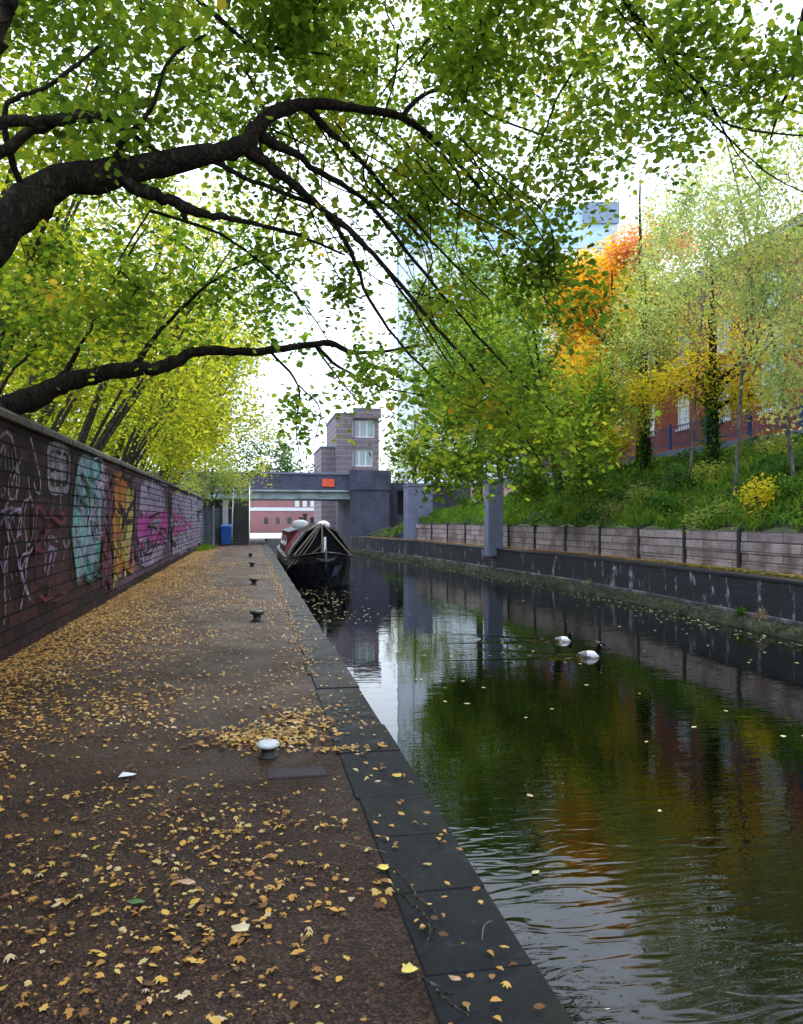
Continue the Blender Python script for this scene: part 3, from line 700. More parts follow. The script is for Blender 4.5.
# --- tree 2: low limb rising from behind the wall
base = Vector((-3.7, 9.0, -.05))
T2 = Tree('leaning_sycamore', 'second dark sycamore whose low mossy limb reaches out over the wall top', tuple(base))
T2.limb([(base, .24), (base+Vector((.1, .1, 1.4)), .2), (at(-20, 425, 9.6), .17), (at(25, 403, 9.9), .15), (at(60, 385, 10.1), .13), (at(110, 372, 10.4), .11), (at(160, 368, 10.7), .09), (at(200, 351, 11), .07), (at(250, 352, 11.3), .06),
         (at(310, 345, 11.7), .05), (at(330, 343, 11.8), .05), (at(352, 352, 12), .035), (at(380, 352, 12.2), .028), (at(420, 345, 12.5), .02)], .12, 10)
for pl in [
  [(315, 346, 11.7, .035), (345, 370, 12, .02), (385, 388, 12.4, .014), (440, 398, 12.9, .008)],
  [(315, 346, 11.7, .02), (340, 380, 12, .012), (365, 410, 12.3, .007)],
  [(268, 350, 11.4, .022), (298, 385, 11.8, .016), (296, 430, 12, .010), (302, 465, 12.1, .006)],
  [(130, 374, 10.5, .05), (170, 320, 10.8, .026), (230, 270, 11.2, .018), (320, 240, 11.8, .012), (370, 235, 12.2, .007)],
  [(60, 384, 10.1, .04), (90, 330, 10.2, .022), (120, 270, 10.4, .015), (150, 220, 10.6, .01)],
  [(298, 385, 11.8, .014), (320, 410, 12, .009), (312, 450, 12.2, .005)],
  [(-20, 425, 9.6, .03), (10, 375, 9.8, .018), (38, 340, 10, .014), (36, 290, 10.1, .01), (20, 240, 10.3, .006)]]:
    T2.limb(A_(pl), .3, 6)
tips = []
for (px, py, D, rr, n) in [(60, 250, 11, 1.2, 40), (30, 320, 10.5, .9, 22), (180, 300, 11.5, 1., 26), (270, 300, 12, 1., 22), (360, 370, 12.3, .6, 12), (420, 390, 12.8, .7, 14), (300, 420, 12.1, .5, 12), (250, 250, 11.6, 1.1, 22)]:
    tips += [tuple(p) for p in blob(at(px, py, D), rr, int(n*1.5))]
T2.grow(tips, .0024, 20, .14, .5, .2)
T2.finish(M['bark_dark'], LM['mid'], .10, MAPLE, .3, .8)

# --- the slender row behind the wall
rowspec = [(12.5, -4.6, 1.2, .11, 'slender grey-stemmed tree nearest the camera in the row behind the wall'), (15, -5.6, 1.8, .13, 'slender tree behind the teal graffiti with forked leaning stem'),
           (17.5, -4.3, 2.6, .10, 'leaning pole-stemmed tree behind the orange and yellow graffiti'), (20.5, -6., 1.4, .15, 'taller thick-stemmed tree of the row behind the magenta graffiti'),
           (23.5, -4.4, 2.9, .10, 'strongly leaning thin tree behind the magenta graffiti'), (27, -5.2, 2.2, .12, 'yellow-crowned tree behind the lilac graffiti'),
           (31, -4.3, 2.8, .12, 'low-spreading tree behind the violet lettering'), (35.5, -5.5, 2.0, .14, 'last but one tree of the row behind the wall'), (40, -4.4, 2.2, .13, 'last yellow-green tree of the row near the far wall end'),
           (14, -9., .6, .2, 'back-row tree on the far left behind the row'), (21, -10., .6, .2, 'back-row tree with a broad lime crown behind the row'), (31, -9.5, .6, .2, 'distant back-row tree behind the violet lettering')]
for i, (y, x, lean, r0, lab) in enumerate(rowspec):
    base = Vector((x, y, -.05)); t_ = Tree('roadside_tree', lab, tuple(base), 'slender trees behind the graffiti wall')
    H = random.uniform(8.5, 10.5); k = lean
    lead = [(base, r0*1.2), (base+Vector((k*.15, -.1, H*.2)), r0), (base+Vector((k*.5, random.uniform(-.5, .5), H*.5)), r0*.75), (base+Vector((k*.85, random.uniform(-.8, .8), H*.8)), r0*.4), (base+Vector((k*1.05, 0, H)), r0*.15)]
    t_.limb(lead, .15, 8)
    for s_ in range(5 if x > -8 else 2):                # extra stems from the foot
        dx, dy = random.uniform(.1, 1.5), random.uniform(-1.6, 1.6)
        t_.limb([(base+Vector((0, 0, .3)), r0*.5), (base+Vector((k*.2+dx*.3, dy*.3, H*.3)), r0*.4), (base+Vector((k*.6+dx, dy, H*.65)), r0*.27), (base+Vector((k*.9+dx*1.3, dy*1.4, H*.85)), r0*.12)], .15, 6)
    tips = []
    cx_ = x+k*.7
    for _ in range(14):
        c = (cx_+random.uniform(-2.0, 2.8), y+random.uniform(-2, 2), random.uniform(3.2, H+.5))
        if c[2] < 4.6: c = (c[0]*.7+.2, c[1], c[2]+.4)
        tips += [tuple(p) for p in blob(c, random.uniform(.9, 1.5), 26, .75)]
    tips = [p for p in tips if p[2] > 2.5 and p[0] < 2.6 - max(0, (5.2-p[2]))*.9]
    t_.grow(tips, .0035, 26 if y < 25 else 24, .24, .9, .3)
    t_.finish(M['bark_grey'], LM['lime'], .098 if y < 25 else .12, OVAL if i % 2 else TRI, .35, .6)
# ------------------------------------------------------------------ far trees and bushes
def simple_tree(name, label, base, H, r0, blobs, leaf, size, tpl, bark, n=22, lv=16, spread=.25, group=None, lean=(0, 0), sag=.1, run=.8, flat=.35, hang=.6, rt=.005, seg=.35):
    base = Vector(base); t_ = Tree(name, label, tuple(base), group)
    t_.limb([(base, r0), (base+Vector((lean[0]*.2, lean[1]*.2, H*.3)), r0*.8), (base+Vector((lean[0]*.6, lean[1]*.6, H*.65)), r0*.5), (base+Vector((lean[0], lean[1], H)), r0*.15)], .15, 8)
    tips = []
    for c, rr, k, sq in blobs:
        c = Vector(c)
        top = base+Vector((lean[0]*.5, lean[1]*.5, min(H*.6, max(.3*H, (c.z-base.z)*.7))))
        t_.limb([(top, r0*.4), (top.lerp(c, .5)+Vector((0, 0, .2*rr)), r0*.22), (c, r0*.08)], .2, 5)
        tips += [tuple(p) for p in blob(c, rr, int(n*k), sq)]
    t_.grow(tips, rt, lv, spread, run, seg, sag)
    return t_.finish(bark, leaf, size, tpl, flat, hang)
def B(px, py, D, r, k=1., sq=.85): return (at(px, py, D), r, k, sq)
def gp(px, D, z): p = at(px, 519, D); return (p.x, p.y, z)

simple_tree('rounded_tree', 'small pale yellow-green tree at the wall end above the blue bin', gp(212, 48, 0), 5, .12, [B(205, 478, 48, 1.6, 2), B(228, 486, 47, 1.5, 2), B(190, 490, 46, 1.2, 1), B(222, 465, 49, 1.5, 1.6)], LM['pale'], .16, OVAL, M['bark_grey'], 30, 24)
simple_tree('rounded_tree', 'bluish-green tree to the left of the bridge behind the stairs', gp(205, 64, 0), 8, .18, [B(265, 470, 62, 2.4, 2), B(290, 468, 63, 1.9, 1.6), B(245, 450, 64, 2.6, 2), B(282, 448, 66, 1.9, 1.2)], LM['deep'], .22, OVAL, M['bark_grey'], 30, 26)
for px, py, D, r_, lab in [(30, 430, 52, 5, 'far tree seen through the row at the left edge'), (110, 400, 56, 5.5, 'far tree seen through the row above the teal graffiti'), (190, 390, 60, 5.5, 'far tree seen through the row above the violet lettering'), (-40, 330, 50, 6, 'tall far tree beyond the row at the left edge')]:
    simple_tree('distant_tree', lab, gp(px, D, 0), 10, .3, [B(px, py, D, r_, 3), B(px+30, py-60, D, r_*.8, 2), B(px-20, py+50, D-2, r_*.6, 2)], LM['lime'], .34, OVAL, M['bark_grey'], 60, 30, .6, 'far trees beyond the wall', run=1.5, seg=.8)
# right of the bridge
simple_tree('rounded_tree', 'pale green tree rising behind the bridge abutment and pier', gp(415, 62, 1), 9, .2, [B(405, 455, 62, 2.2, 2), B(425, 430, 60, 2.6, 2), B(445, 455, 58, 2.6, 2), B(400, 478, 60, 1.5, 1)], LM['pale'], .22, OVAL, M['bark_grey'], 30, 26)
simple_tree('distant_tree', 'mid-green far tree in the gap behind the two grey piers', gp(480, 52, 2), 10, .25, [B(450, 400, 52, 2.5, 2), B(490, 420, 52, 3, 2.4), B(470, 350, 54, 3, 2), B(520, 370, 50, 3, 2)], LM['mid'], .24, OVAL, M['bark_grey'], 60, 34, .4)
simple_tree('distant_tree', 'tall far tree filling the middle between the office block and the pier', gp(500, 60, 2), 13, .3, [B(440, 330, 60, 3.2, 2), B(500, 300, 60, 4, 3), B(520, 350, 58, 3.2, 2.4), B(470, 270, 60, 3, 1.6), B(530, 420, 56, 3.4, 2.4), B(450, 380, 58, 3, 2), B(425, 300, 62, 2., 1)], LM['mid'], .28, OVAL, M['bark_grey'], 44, 30, .45, run=1.4, seg=.6)
simple_tree('distant_tree', 'yellow-green far tree just right of the blue-topped office block', gp(580, 55, 3), 11, .3, [B(590, 380, 52, 3, 2), B(545, 400, 52, 2.8, 2), B(600, 430, 50, 2.4, 1.6)], LM['olive'], .26, OVAL, M['bark_grey'], 44, 28, .4, run=1.4, seg=.6)
# green maple over the bank
def bz(px, X):
    D = dX(px, X); p = at(px, 519, D); return (p.x, p.y, bankZ(p.x, p.y))
simple_tree('bank_maple', 'green maple spreading low over the bank behind the plank wall', bz(560, 12.5), 6.5, .2,
    [B(520, 390, 26, 1.8, 1.8), B(480, 350, 26, 1.7, 1.4), B(560, 430, 27, 1.6, 1.8), B(505, 450, 27, 1.4, 1.8), B(450, 420, 28, 1.3, 1), B(590, 400, 27, 1.4, 1.), B(530, 310, 27, 1.6, 1.2), B(585, 470, 26, 1.0, 1.2), B(535, 480, 26, .9, 1.2), B(465, 465, 28, 1., 1.2)], LM['mid'], .12, MAPLE, M['bark_dark'], 62, 30, .24, lean=(-1.5, 0), rt=.004)
simple_tree('autumn_maple', 'bright orange maple in front of the brick building', bz(612, 14.6), 8.5, .16,
    [B(590, 285, 37, 1.9, 2.2), B(612, 300, 36, 1.8, 2), B(575, 315, 37, 1.5, 1.2), B(605, 340, 36, 1.7, 1.4), B(625, 270, 37, 1.7, 1.4), B(575, 285, 38, 1.8, 1.4), B(645, 300, 35, 1.4, 1.), B(590, 370, 35, 1.5, 1.2), B(560, 300, 38, 1.8, 1.4), B(575, 340, 37, 1.5, 1)], LM['orange'], .14, MAPLE, M['bark_dark'], 64, 34, .26)
simple_tree('autumn_maple', 'golden-yellow small maple below the orange one above the bank', bz(600, 13.8), 5.5, .12,
    [B(590, 420, 33, 1.4, 2.2), B(612, 440, 32, 1.1, 1.6), B(580, 385, 34, 1.5, 1.8), B(590, 455, 32, .9, 1.2), B(625, 400, 33, 1.2, 1.4), B(560, 430, 33, 1.2, 1.2)], LM['gold'], .13, MAPLE, M['bark_dark'], 50, 30, .22)
simple_tree('autumn_maple', 'red-tinged maple top showing beside the roof of the brick building', bz(640, 15), 11.5, .16,
    [B(645, 240, 36, 1.3, 1.6), B(675, 243, 36, 1.2, 1.3), B(630, 255, 36, 1.2, 1.2)], LM['red'], .14, MAPLE, M['bark_dark'], 40, 28, .25)
# ivy-clad trees and birch
def ivy_on(parent_tree_root, base, top, r0, r1, n, size=.1):
    C = []
    base, top = Vector(base), Vector(top)
    for _ in range(n):
        t_ = random.random(); a = random.uniform(0, 6.283); p = base.lerp(top, t_); rr = (r0+(r1-r0)*t_)*random.uniform(.5, 1.25)
        C.append((p.x+rr*math.cos(a), p.y+rr*math.sin(a), p.z))
    o = parent_tree_root; C = np.array(C)-np.array(o.location)
    link('ivy', leafmesh('ivy', C, RNG.uniform(.6, 1.2, n)*size, OVAL, .1, .1, .8), LM['ivy'], o)
bb = bz(712, 13.6); t_ = simple_tree('ivy_clad_tree', 'amber-leaved tree with a thick ivy-covered trunk left of the tall windows', bb, 6.5, .2,
    [B(690, 375, 24, 1.1, 1.5), B(745, 372, 24, 1.0, 1.2), B(655, 385, 25, .9, 1.2), B(715, 335, 24, 1.2, 1.2), B(760, 395, 23.5, .7, .8), B(770, 345, 23, .8, .8), B(735, 400, 23.5, .5, .6)], LM['gold'], .10, TRI, M['bark_dark'], 40, 26, .22)
ivy_on(t_, bb, Vector(bb)+Vector((0, 0, 3.4)), .34, .22, 1500)
bb = bz(645, 13.8); t_ = simple_tree('ivy_clad_tree', 'dark-stemmed tree with drooping olive leaves left of the small white window', bb, 7.5, .19,
    [B(645, 320, 29, 1.6, 2., 1.2), B(630, 365, 29, 1.3, 1.7, 1.3), B(668, 350, 29, 1.1, 1.4, 1.3), B(635, 405, 28, 1., 1.3, 1.3), B(660, 290, 29, 1.4, 1.4), B(618, 340, 29, 1.2, 1.2)], LM['olive'], .10, OVAL, M['bark_dark'], 50, 30, .2, sag=.02)
ivy_on(t_, bb, Vector(bb)+Vector((0, 0, 2.6)), .3, .2, 1000)
for i, (px, X, H, ln, lab, bl) in enumerate([
    (735, 12.2, 11, (1.0, 0), 'tall pale-stemmed birch with weeping twigs in front of the tall windows', [(735, 190, 20, 1.3), (700, 230, 20, 1.1), (770, 240, 19, 1.1), (680, 280, 21, 1.1), (740, 290, 20, 1.2), (790, 300, 18.5, 1.), (690, 200, 21, .9)]),
    (795, 12.6, 10, (-1.5, 1), 'weeping birch with a leaning white stem at the right edge', [(790, 180, 18, 1.1), (770, 290, 18, 1.), (740, 210, 18, .8), (750, 250, 18, .9), (820, 260, 17, 1.2), (800, 330, 17, .9), (785, 380, 17, .6)]),
    (690, 12.8, 9, (.8, 0), 'feathery grey-green birch beside the orange maple', [(665, 280, 25, 1.4), (690, 320, 25, 1.1), (650, 310, 25.5, 1.1), (640, 350, 26, 1.0), (700, 260, 25, 1.2), (660, 230, 25.5, .9)])]):
    simple_tree('birch_tree', lab, bz(px, X), H, .055, [B(a, b_, D, r_*1.2, .95, 1.25) for a, b_, D, r_ in bl], LM['birch'], .088, OVAL, M['bark_pale'], 52, 34, .2, 'birches on the far bank', lean=ln, sag=-.02, run=1., hang=1.5, flat=.2, rt=.003)

# ------------------------------------------------------------------ ground cover on the bank
N = 52000
Y_ = RNG.uniform(6, 50, N); U = RNG.uniform(0, 1, N); C = []
for y, u in zip(Y_, U):
    r = retX(y)+.12; x = r+u*(15.7-r)
    C.append((x, y, bankZ(x, y)+RNG.uniform(.02, .22)*(1+.8*math.sin(x*1.3+y*.9)*math.sin(y*.6))))
o = link('ivy_ground_cover', leafmesh('ivy_ground_cover', C, RNG.uniform(.06, .15, N), OVAL, .35, .15, .3), LM['ivy']); o['kind'] = 'stuff'; o['label'] = 'ivy and bramble covering the far bank'
C = []; S_ = []
for _ in range(90):
    y = random.uniform(11, 48); x = retX(y)+.15+random.random()**1.3*2.6
    for k in range(130):
        a, b_ = random.gauss(0, .5), random.gauss(0, .7)
        xx = max(retX(y+b_)+.12, x+a); C.append((xx, y+b_, bankZ(xx, y+b_)+.12+random.random()*.2)); S_.append(random.uniform(.25, .5))
o = link('grass', leafmesh('grass', C, S_, LANCE*np.array([.22, 1]), .0, .3, 2.5), LM['grass']); o['kind'] = 'stuff'
# leaves and grass along the far path
C = []; S_ = []
for _ in range(6500):
    y = random.uniform(8, 52); C.append((random.uniform(bankX(y)+.33, retX(y)), y, .435+random.random()*.05)); S_.append(random.uniform(.07, .12))
o = link('fallen_leaves', leafmesh('fallen_leaves', C, S_, OVAL, .9, .2), LM['fallen']); o['kind'] = 'stuff'
C = []
for _ in range(5200):
    y = random.uniform(9, 22)
    if random.random() < (y-15)/7: continue
    C.append((bankX(y)+.33+random.random()**.8*.3, y, .43+random.random()*.03))
o = link('verge_grass', leafmesh('verge_grass', C, RNG.uniform(.07, .14, len(C)), LANCE*np.array([.3, 1]), .05, .3, 2.5), LM['grass']); o['kind'] = 'stuff'

C = []
for _ in range(9000):
    y = random.uniform(9, 50); C.append((bankX(y)-random.uniform(.1, .5), y, random.uniform(-.56, -.38)))
o = link('bank_moss', leafmesh('bank_moss', C, RNG.uniform(.05, .13, len(C)), LANCE*np.array([.6, 1]), .3, .3, 1.), leafmat('moss_clump', [(0, (.012, .016, .006)), (.5, (.03, .045, .010)), (.85, (.07, .09, .02)), (1, (.12, .10, .05))], 1.5, .2, .6, 1.)); o['kind'] = 'stuff'

def shrub(name, label, c, r_, n, leaf, size, tpl=OVAL, sq=.7, group=None):
    t_ = Tree(name, label, c, group); t_.root['category'] = 'shrub'; c = Vector(c)
    for k in range(5):
        a = k*1.256+random.random(); e = c+Vector((math.cos(a)*r_*.5, math.sin(a)*r_*.5, r_*.8*sq))
        t_.limb([(c, .02), (c.lerp(e, .5)+Vector((0, 0, .05)), .015), (e, .008)], .3, 4)
    t_.grow([tuple(p) for p in blob(c+Vector((0, 0, r_*.6*sq)), r_, n, sq)], .0025, 14, .09, .4, .12)
    t_.finish(M['bark_dark'], leaf, size, tpl, .3, .4)
for px, X, r_, leaf, lab in [(765, 11.7, .62, 'gold', 'round yellow shrub on the bank just above the plank wall at right'), (725, 11.5, .38, 'pale', 'lime-green shrub left of the yellow shrub'), (640, 12., .55, 'pale', 'lime shrub on the bank below the small white window'),
                            (685, 12.6, .7, 'deep', 'dark green shrub in the middle of the ivy bank'), (790, 13., .7, 'deep', 'dark bush below the blue railing at the right edge'), (590, 12.5, .8, 'deep', 'dark bush under the green maple'),
                            (530, 12., .9, 'deep', 'dark bush behind the right grey pier'), (470, 12., 1., 'deep', 'dark bush between the two grey piers'), (650, 14.2, .7, 'mid', 'mid-green bush against the railing plinth'), (745, 14., .7, 'mid', 'mid-green bush under the tall windows'), (560, 11.3, .5, 'mid', 'low leafy bush spilling over the plank wall top'), (440, 11.6, .9, 'deep', 'dark bush right of the left grey pier'),
                            (700, 11.2, .40, 'pale', 'small bright lime bush close above the plank wall'), (668, 11.6, .55, 'ivy', 'glossy green bush on the bank near the lime one'), (797, 11.9, .5, 'ivy', 'glossy green bush at the right edge of the bank'),
                            (615, 11.5, .5, 'pale', 'lime bush low on the bank right of the green maple'), (715, 13., .6, 'olive', 'olive bush wrapped round the foot of the ivy-clad trunk'), (775, 14.2, .7, 'olive', 'olive bush hanging below the blue railing')]:
    shrub('bank_shrub', lab, bz(px, X), r_, int(60*r_/.5), LM[leaf], .085 if leaf != 'deep' else .1, group='shrubs on the far bank')
# ------------------------------------------------------------------ brick building on the terrace
def holed_wall(mb, x, y0, y1, z0, z1, holes, depth, thick=.35):
    """wall in the plane X=x facing -X with real openings and reveals"""
    ysl = sorted({y0, y1, *[h[0] for h in holes], *[h[1] for h in holes]}); zsl = sorted({z0, z1, *[h[2] for h in holes], *[h[3] for h in holes]})
    for a, b_ in zip(ysl, ysl[1:]):
        for c, d in zip(zsl, zsl[1:]):
            my, mz = (a+b_)/2, (c+d)/2
            if any(h[0] < my < h[1] and h[2] < mz < h[3] for h in holes): continue
            mb.add([(x, a, c), (x, b_, c), (x, b_, d), (x, a, d)], [(3, 2, 1, 0)])
    for a, b_, c, d in holes:
        xx = x+depth
        mb.add([(x, a, c), (x, b_, c), (x, b_, d), (x, a, d), (xx, a, c), (xx, b_, c), (xx, b_, d), (xx, a, d)], [(0, 1, 5, 4), (1, 2, 6, 5), (2, 3, 7, 6), (3, 0, 4, 7)])
bd = thing('brick_building', 'red brick building with white sash windows behind the blue railing', 'building')
FX, Y0, Y1, ZB, ZT = 18., 12., 51., 3.9, 11.6
holes = []
for k in range(-4, 9):
    y = 25.3+2.95*k
    if k in (0, -3, 4): holes.append((y-.65, y+.65, 5.45, 8.4)); holes.append((y-.5, y+.5, 9.1, 10.4))
    else: holes.append((y-.5, y+.5, 5.45, 6.85)); holes.append((y-.5, y+.5, 8.1, 9.5))
mb = MB(); holed_wall(mb, FX, Y0, Y1, ZB, ZT, holes, .14)
mb.add([(FX, Y0, ZB), (FX+11, Y0, ZB), (FX+11, Y0, ZT), (FX, Y0, ZT), (FX, Y1, ZB), (FX+11, Y1, ZB), (FX+11, Y1, ZT), (FX, Y1, ZT)], [(0, 1, 2, 3), (7, 6, 5, 4), (1, 5, 6, 2)])
mb.build('wall', M['redbrick'], bd)
mb = MB(); mb.box(FX-.10, FX-.004, Y0, Y1, 7.35, 7.50); mb.box(FX-.22, FX-.004, Y0, Y1, ZT-.25, ZT+.02); mb.build('string_course', M['concrete'], bd)
mb = MB(); mb.add([(FX-.3, Y0-.3, ZT+.03), (FX+5.5, Y0+3, ZT+3.2), (FX+11.3, Y0-.3, ZT+.03), (FX-.3, Y1+.3, ZT+.03), (FX+5.5, Y1-3, ZT+3.2), (FX+11.3, Y1+.3, ZT+.03)], [(0, 1, 4, 3), (1, 2, 5, 4), (0, 2, 1), (3, 4, 5), (0, 3, 5, 2)]); mb.build('roof', M['coping'], bd)
for a, b_, c, d in holes:
    w_ = MB(); x = FX+.10; f = .07
    w_.box(x-.05, x, a, a+f, c, d); w_.box(x-.05, x, b_-f, b_, c, d); w_.box(x-.051, x, a+f, b_-f, c, c+f); w_.box(x-.051, x, a+f, b_-f, d-f, d)
    w_.box(x-.03, x-.005, (a+b_)/2-.022, (a+b_)/2+.022, c+f, d-f)
    nb = 2 if d-c < 2 else 5
    for k in range(1, nb+1): z = c+(d-c)*k/(nb+1); w_.box(x-.034, x-.004, a+f, b_-f, z-.022, z+.022)
    wo = w_.build('window', M['white'], bd)
    g_ = MB(); g_.add([(x-.012, a+.02, c+.02), (x-.012, b_-.02, c+.02), (x-.012, b_-.02, d-.02), (x-.012, a+.02, d-.02)], [(3, 2, 1, 0)]); g_.build('pane', M['glass'], wo)
    s_ = MB(); s_.box(FX-.07, FX+.12, a-.06, b_+.06, c-.09, c-.002); s_.build('sill', M['white'], wo)
# railing and plinth along the terrace
rl = thing('terrace_railing', 'blue metal railing on a grey plinth in front of the brick building', 'railing')
mb = MB(); mb.box(15.40, 15.62, 8, 48, 3.6, 4.18); mb.build('plinth', M['concrete'], rl)
for k in range(17):
    y = 8.2+k*2.45; q = MB(); q.box(15.47, 15.55, y-.045, y+.045, 4.182, 5.15); q.build('post', M['bluerail'], rl)
    if k < 16:
        q = MB()
        for z in (4.34, 5.05): q.box(15.49, 15.53, y+.046, y+2.403, z-.02, z+.02)
        for j in range(1, 20): yy = y+j*2.45/20; q.box(15.502, 15.518, yy-.009, yy+.009, 4.362, 5.028)
        q.build('rail_panel', M['bluerail'], rl)

# ------------------------------------------------------------------ bridge group
br = thing('canal_bridge', 'road bridge with a pale steel girder and dark brick parapet crossing the canal', 'bridge')
mb = MB(); mb.box(-9, 6.55, 54.3, 62, 3.0, 3.55); mb.box(-9, 6.55, 54.05, 54.3, 3.44, 3.56); mb.box(-9, 6.55, 54.05, 54.3, 2.94, 3.04)
mb.build('girder', M['steel'], br)
mb = MB(); mb.box(-9, 9.0, 54.5, 54.9, 3.562, 4.62); mb.box(-9, 9.0, 61.3, 61.7, 3.562, 4.62); mb.build('parapet', M['bluebrick'], br)
mb = MB(); mb.box(-9, 9.05, 54.42, 54.98, 4.622, 4.76); mb.build('parapet_coping', M['concrete'], br)
mb = MB(); mb.box(6.56, 9.2, 53.6, 62, -2, 3.56); mb.box(6.5, 9.3, 53.52, 54.2, 3.565, 4.9); mb.build('abutment', M['bluebrick'], br)
mb = MB(); mb.box(-9, -.15, 56.2, 62, -.1, 2.99); mb.build('abutment', M['bluebrick'], br)
sg = thing('red_sign', 'small red square sign fixed on the dark bridge parapet', 'sign')
p0 = at(328, 483, 54.6); mb = MB(); mb.box(p0.x-.42, p0.x+.42, 54.40, 54.44, p0.z-.26, p0.z+.26); mb.build('sign_board', M['red'], sg, bevel=.01)
mb = MB(); mb.box(p0.x-.05, p0.x+.05, 54.445, 54.495, p0.z-.3, p0.z+.3); mb.build('bracket', M['iron'], sg)
ww = thing('wing_wall', 'dark blue-grey wall with a black opening right of the bridge abutment', 'wall')
mb = MB(); mb.box(9.25, 10.0, 55, 56, -.2, 4.1); mb.box(11.6, 15.3, 55, 56, -.2, 4.1); mb.box(10, 11.6, 55, 56, -.2, 1.9); mb.box(10.0, 11.6, 55, 56, 3.6, 4.1); mb.build('wall_face', M['bluebrick'], ww)
mb = MB(); mb.box(9.9, 11.7, 56.6, 56.7, 1.7, 3.8); mb.build('recess_shade', M['black'], ww)  # black sheet painting in the shade inside the opening
hr = thing('hand_rail', 'black sloping handrail on the grassy slope left of the grey pier', 'railing')
a, b_ = at(388, 530, 50), at(409, 515, 50)
mb = MB(); mb.tube([a, b_], .05, 6); mb.build('rail', M['iron'], hr)
for t_ in (.1, .5, .9):
    p = a.lerp(b_, t_); q = MB(); q.tube([p, (p.x, p.y, p.z-.9)], .035, 6); q.build('post', M['iron'], hr)
for px, D, wd, zt, lab in [(418, 45, 1.4, 3.6, 'wide blue-grey concrete pier nearer the bridge'), (493.5, 32.3, .62, 3.3, 'slim blue-grey concrete pier standing in front of the plank wall')]:
    p = at(px, 519, D); pr = thing('concrete_pier', lab, 'pier', (p.x, p.y, .3), 0, 'grey piers on the far bank')
    mb = MB(); mb.box(-wd/2, wd/2, -wd/2, wd/2, -.2, zt-.5); mb.build('shaft', M['concrete'], pr, bevel=.03)
    mb = MB(); mb.box(-wd/2-.03, wd/2+.03, -wd/2-.03, wd/2+.03, zt-.497, zt-.38); mb.build('cap', M['concrete'], pr, bevel=.02)
# tower building behind the bridge
tb = thing('brick_tower', 'stepped pale brick tower block with big windows above the bridge', 'building')
x0, x1 = 7.7, 11.7
def faceY(mb, y, x0, x1, z0, z1, holes, depth):
    xs_ = sorted({x0, x1, *[h[0] for h in holes], *[h[1] for h in holes]}); zs = sorted({z0, z1, *[h[2] for h in holes], *[h[3] for h in holes]})
    for a, b_ in zip(xs_, xs_[1:]):
        for c, d in zip(zs, zs[1:]):
            if any(h[0] < (a+b_)/2 < h[1] and h[2] < (c+d)/2 < h[3] for h in holes): continue
            mb.add([(a, y, c), (b_, y, c), (b_, y, d), (a, y, d)], [(0, 1, 2, 3)])
    for a, b_, c, d in holes:
        yy = y+depth; mb.add([(a, y, c), (b_, y, c), (b_, y, d), (a, y, d), (a, yy, c), (b_, yy, c), (b_, yy, d), (a, yy, d)], [(4, 5, 1, 0), (5, 6, 2, 1), (6, 7, 3, 2), (7, 4, 0, 3)])
th = [(9.2, 11.3, 9.2, 10.8), (9.2, 11.1, 6.5, 8.1), (9.2, 11.1, 3.6, 5.2)]
mb = MB(); faceY(mb, 74, x0, x1, 0, 11.3, th, .3)
mb.add([(x0, 74, 0), (x1, 74, 0), (x1, 74, 11.3), (x0, 74, 11.3), (x0, 84, 0), (x1, 84, 0), (x1, 84, 11.3), (x0, 84, 11.3)], [(0, 3, 7, 4), (1, 5, 6, 2), (3, 2, 6, 7), (5, 4, 7, 6)])
mb.box(x0+1.6, x1+.15, 73.6, 73.99, 11.0, 11.9); mb.box(x0+1.6, x0+1.75, 73.9, 73.98, 5, 11)
mb.box(6.4, x0-.01, 75, 84, 0, 8.3); mb.build('wall', M['towerbrick'], tb)
mb = MB(); mb.box(x0-.1, x1+.1, 73.95, 84.1, 11.31, 11.45); mb.box(6.3, x0, 74.9, 84.1, 8.31, 8.42); mb.build('roof', M['concrete'], tb)
for a, b_, c, d in th:
    q = MB(); q.box(a, b_, 74.15, 74.22, c, c+.1); q.box(a, b_, 74.15, 74.22, d-.1, d)
    for k in range(4): xx = a+(b_-a-.09)*k/3; q.box(xx, xx+.09, 74.152, 74.218, c+.1, d-.1)
    wo = q.build('window', M['white'], tb); g_ = MB(); g_.add([(a, 74.19, c), (b_, 74.19, c), (b_, 74.19, d), (a, 74.19, d)], [(0, 1, 2, 3)]); g_.build('pane', M['glass'], wo)
# building seen under the bridge, with its pale forecourt
fb = thing('brick_warehouse', 'low pink-red brick building with a white band seen under the bridge', 'building')
fh = [(1.4+1.35*k, 1.4+1.35*k+.5, 1.0, 1.8) for k in range(6)]
mb = MB(); faceY(mb, 95, -6, 12, 0, 4.6, fh, .2); mb.box(-6, 12, 95.3, 106, 0, 4.59); mb.build('wall', M['pinkbrick'], fb)
mb = MB(); mb.box(-6, 12, 94.9, 94.996, 2.55, 2.95); mb.build('white_band', M['white'], fb)
mb = MB(); mb.add([(-6.3, 94.6, 4.6), (12.3, 94.6, 4.6), (12.3, 101, 6.8), (-6.3, 101, 6.8), (-6.3, 106.4, 4.6), (12.3, 106.4, 4.6)], [(0, 1, 2, 3), (3, 2, 5, 4), (0, 3, 4), (1, 5, 2)]); mb.build('roof', M['concrete'], fb)
for a, b_, c, d in fh:
    q = MB(); q.box(a, b_, 95.08, 95.12, c, d); q.build('window', M['darkglass'], fb)
for k in range(4):
    a = 5.0+.9*k; q = MB(); q.box(a, a+.5, 94.88, 94.94, 3.05, 3.9); q.build('window', M['white'], fb)
mb = MB(); mb.box(-8, 4.6, 66, 94.4, -1.5, .02); tag(mb.build('forecourt', M['pale_concrete']), kind='structure')
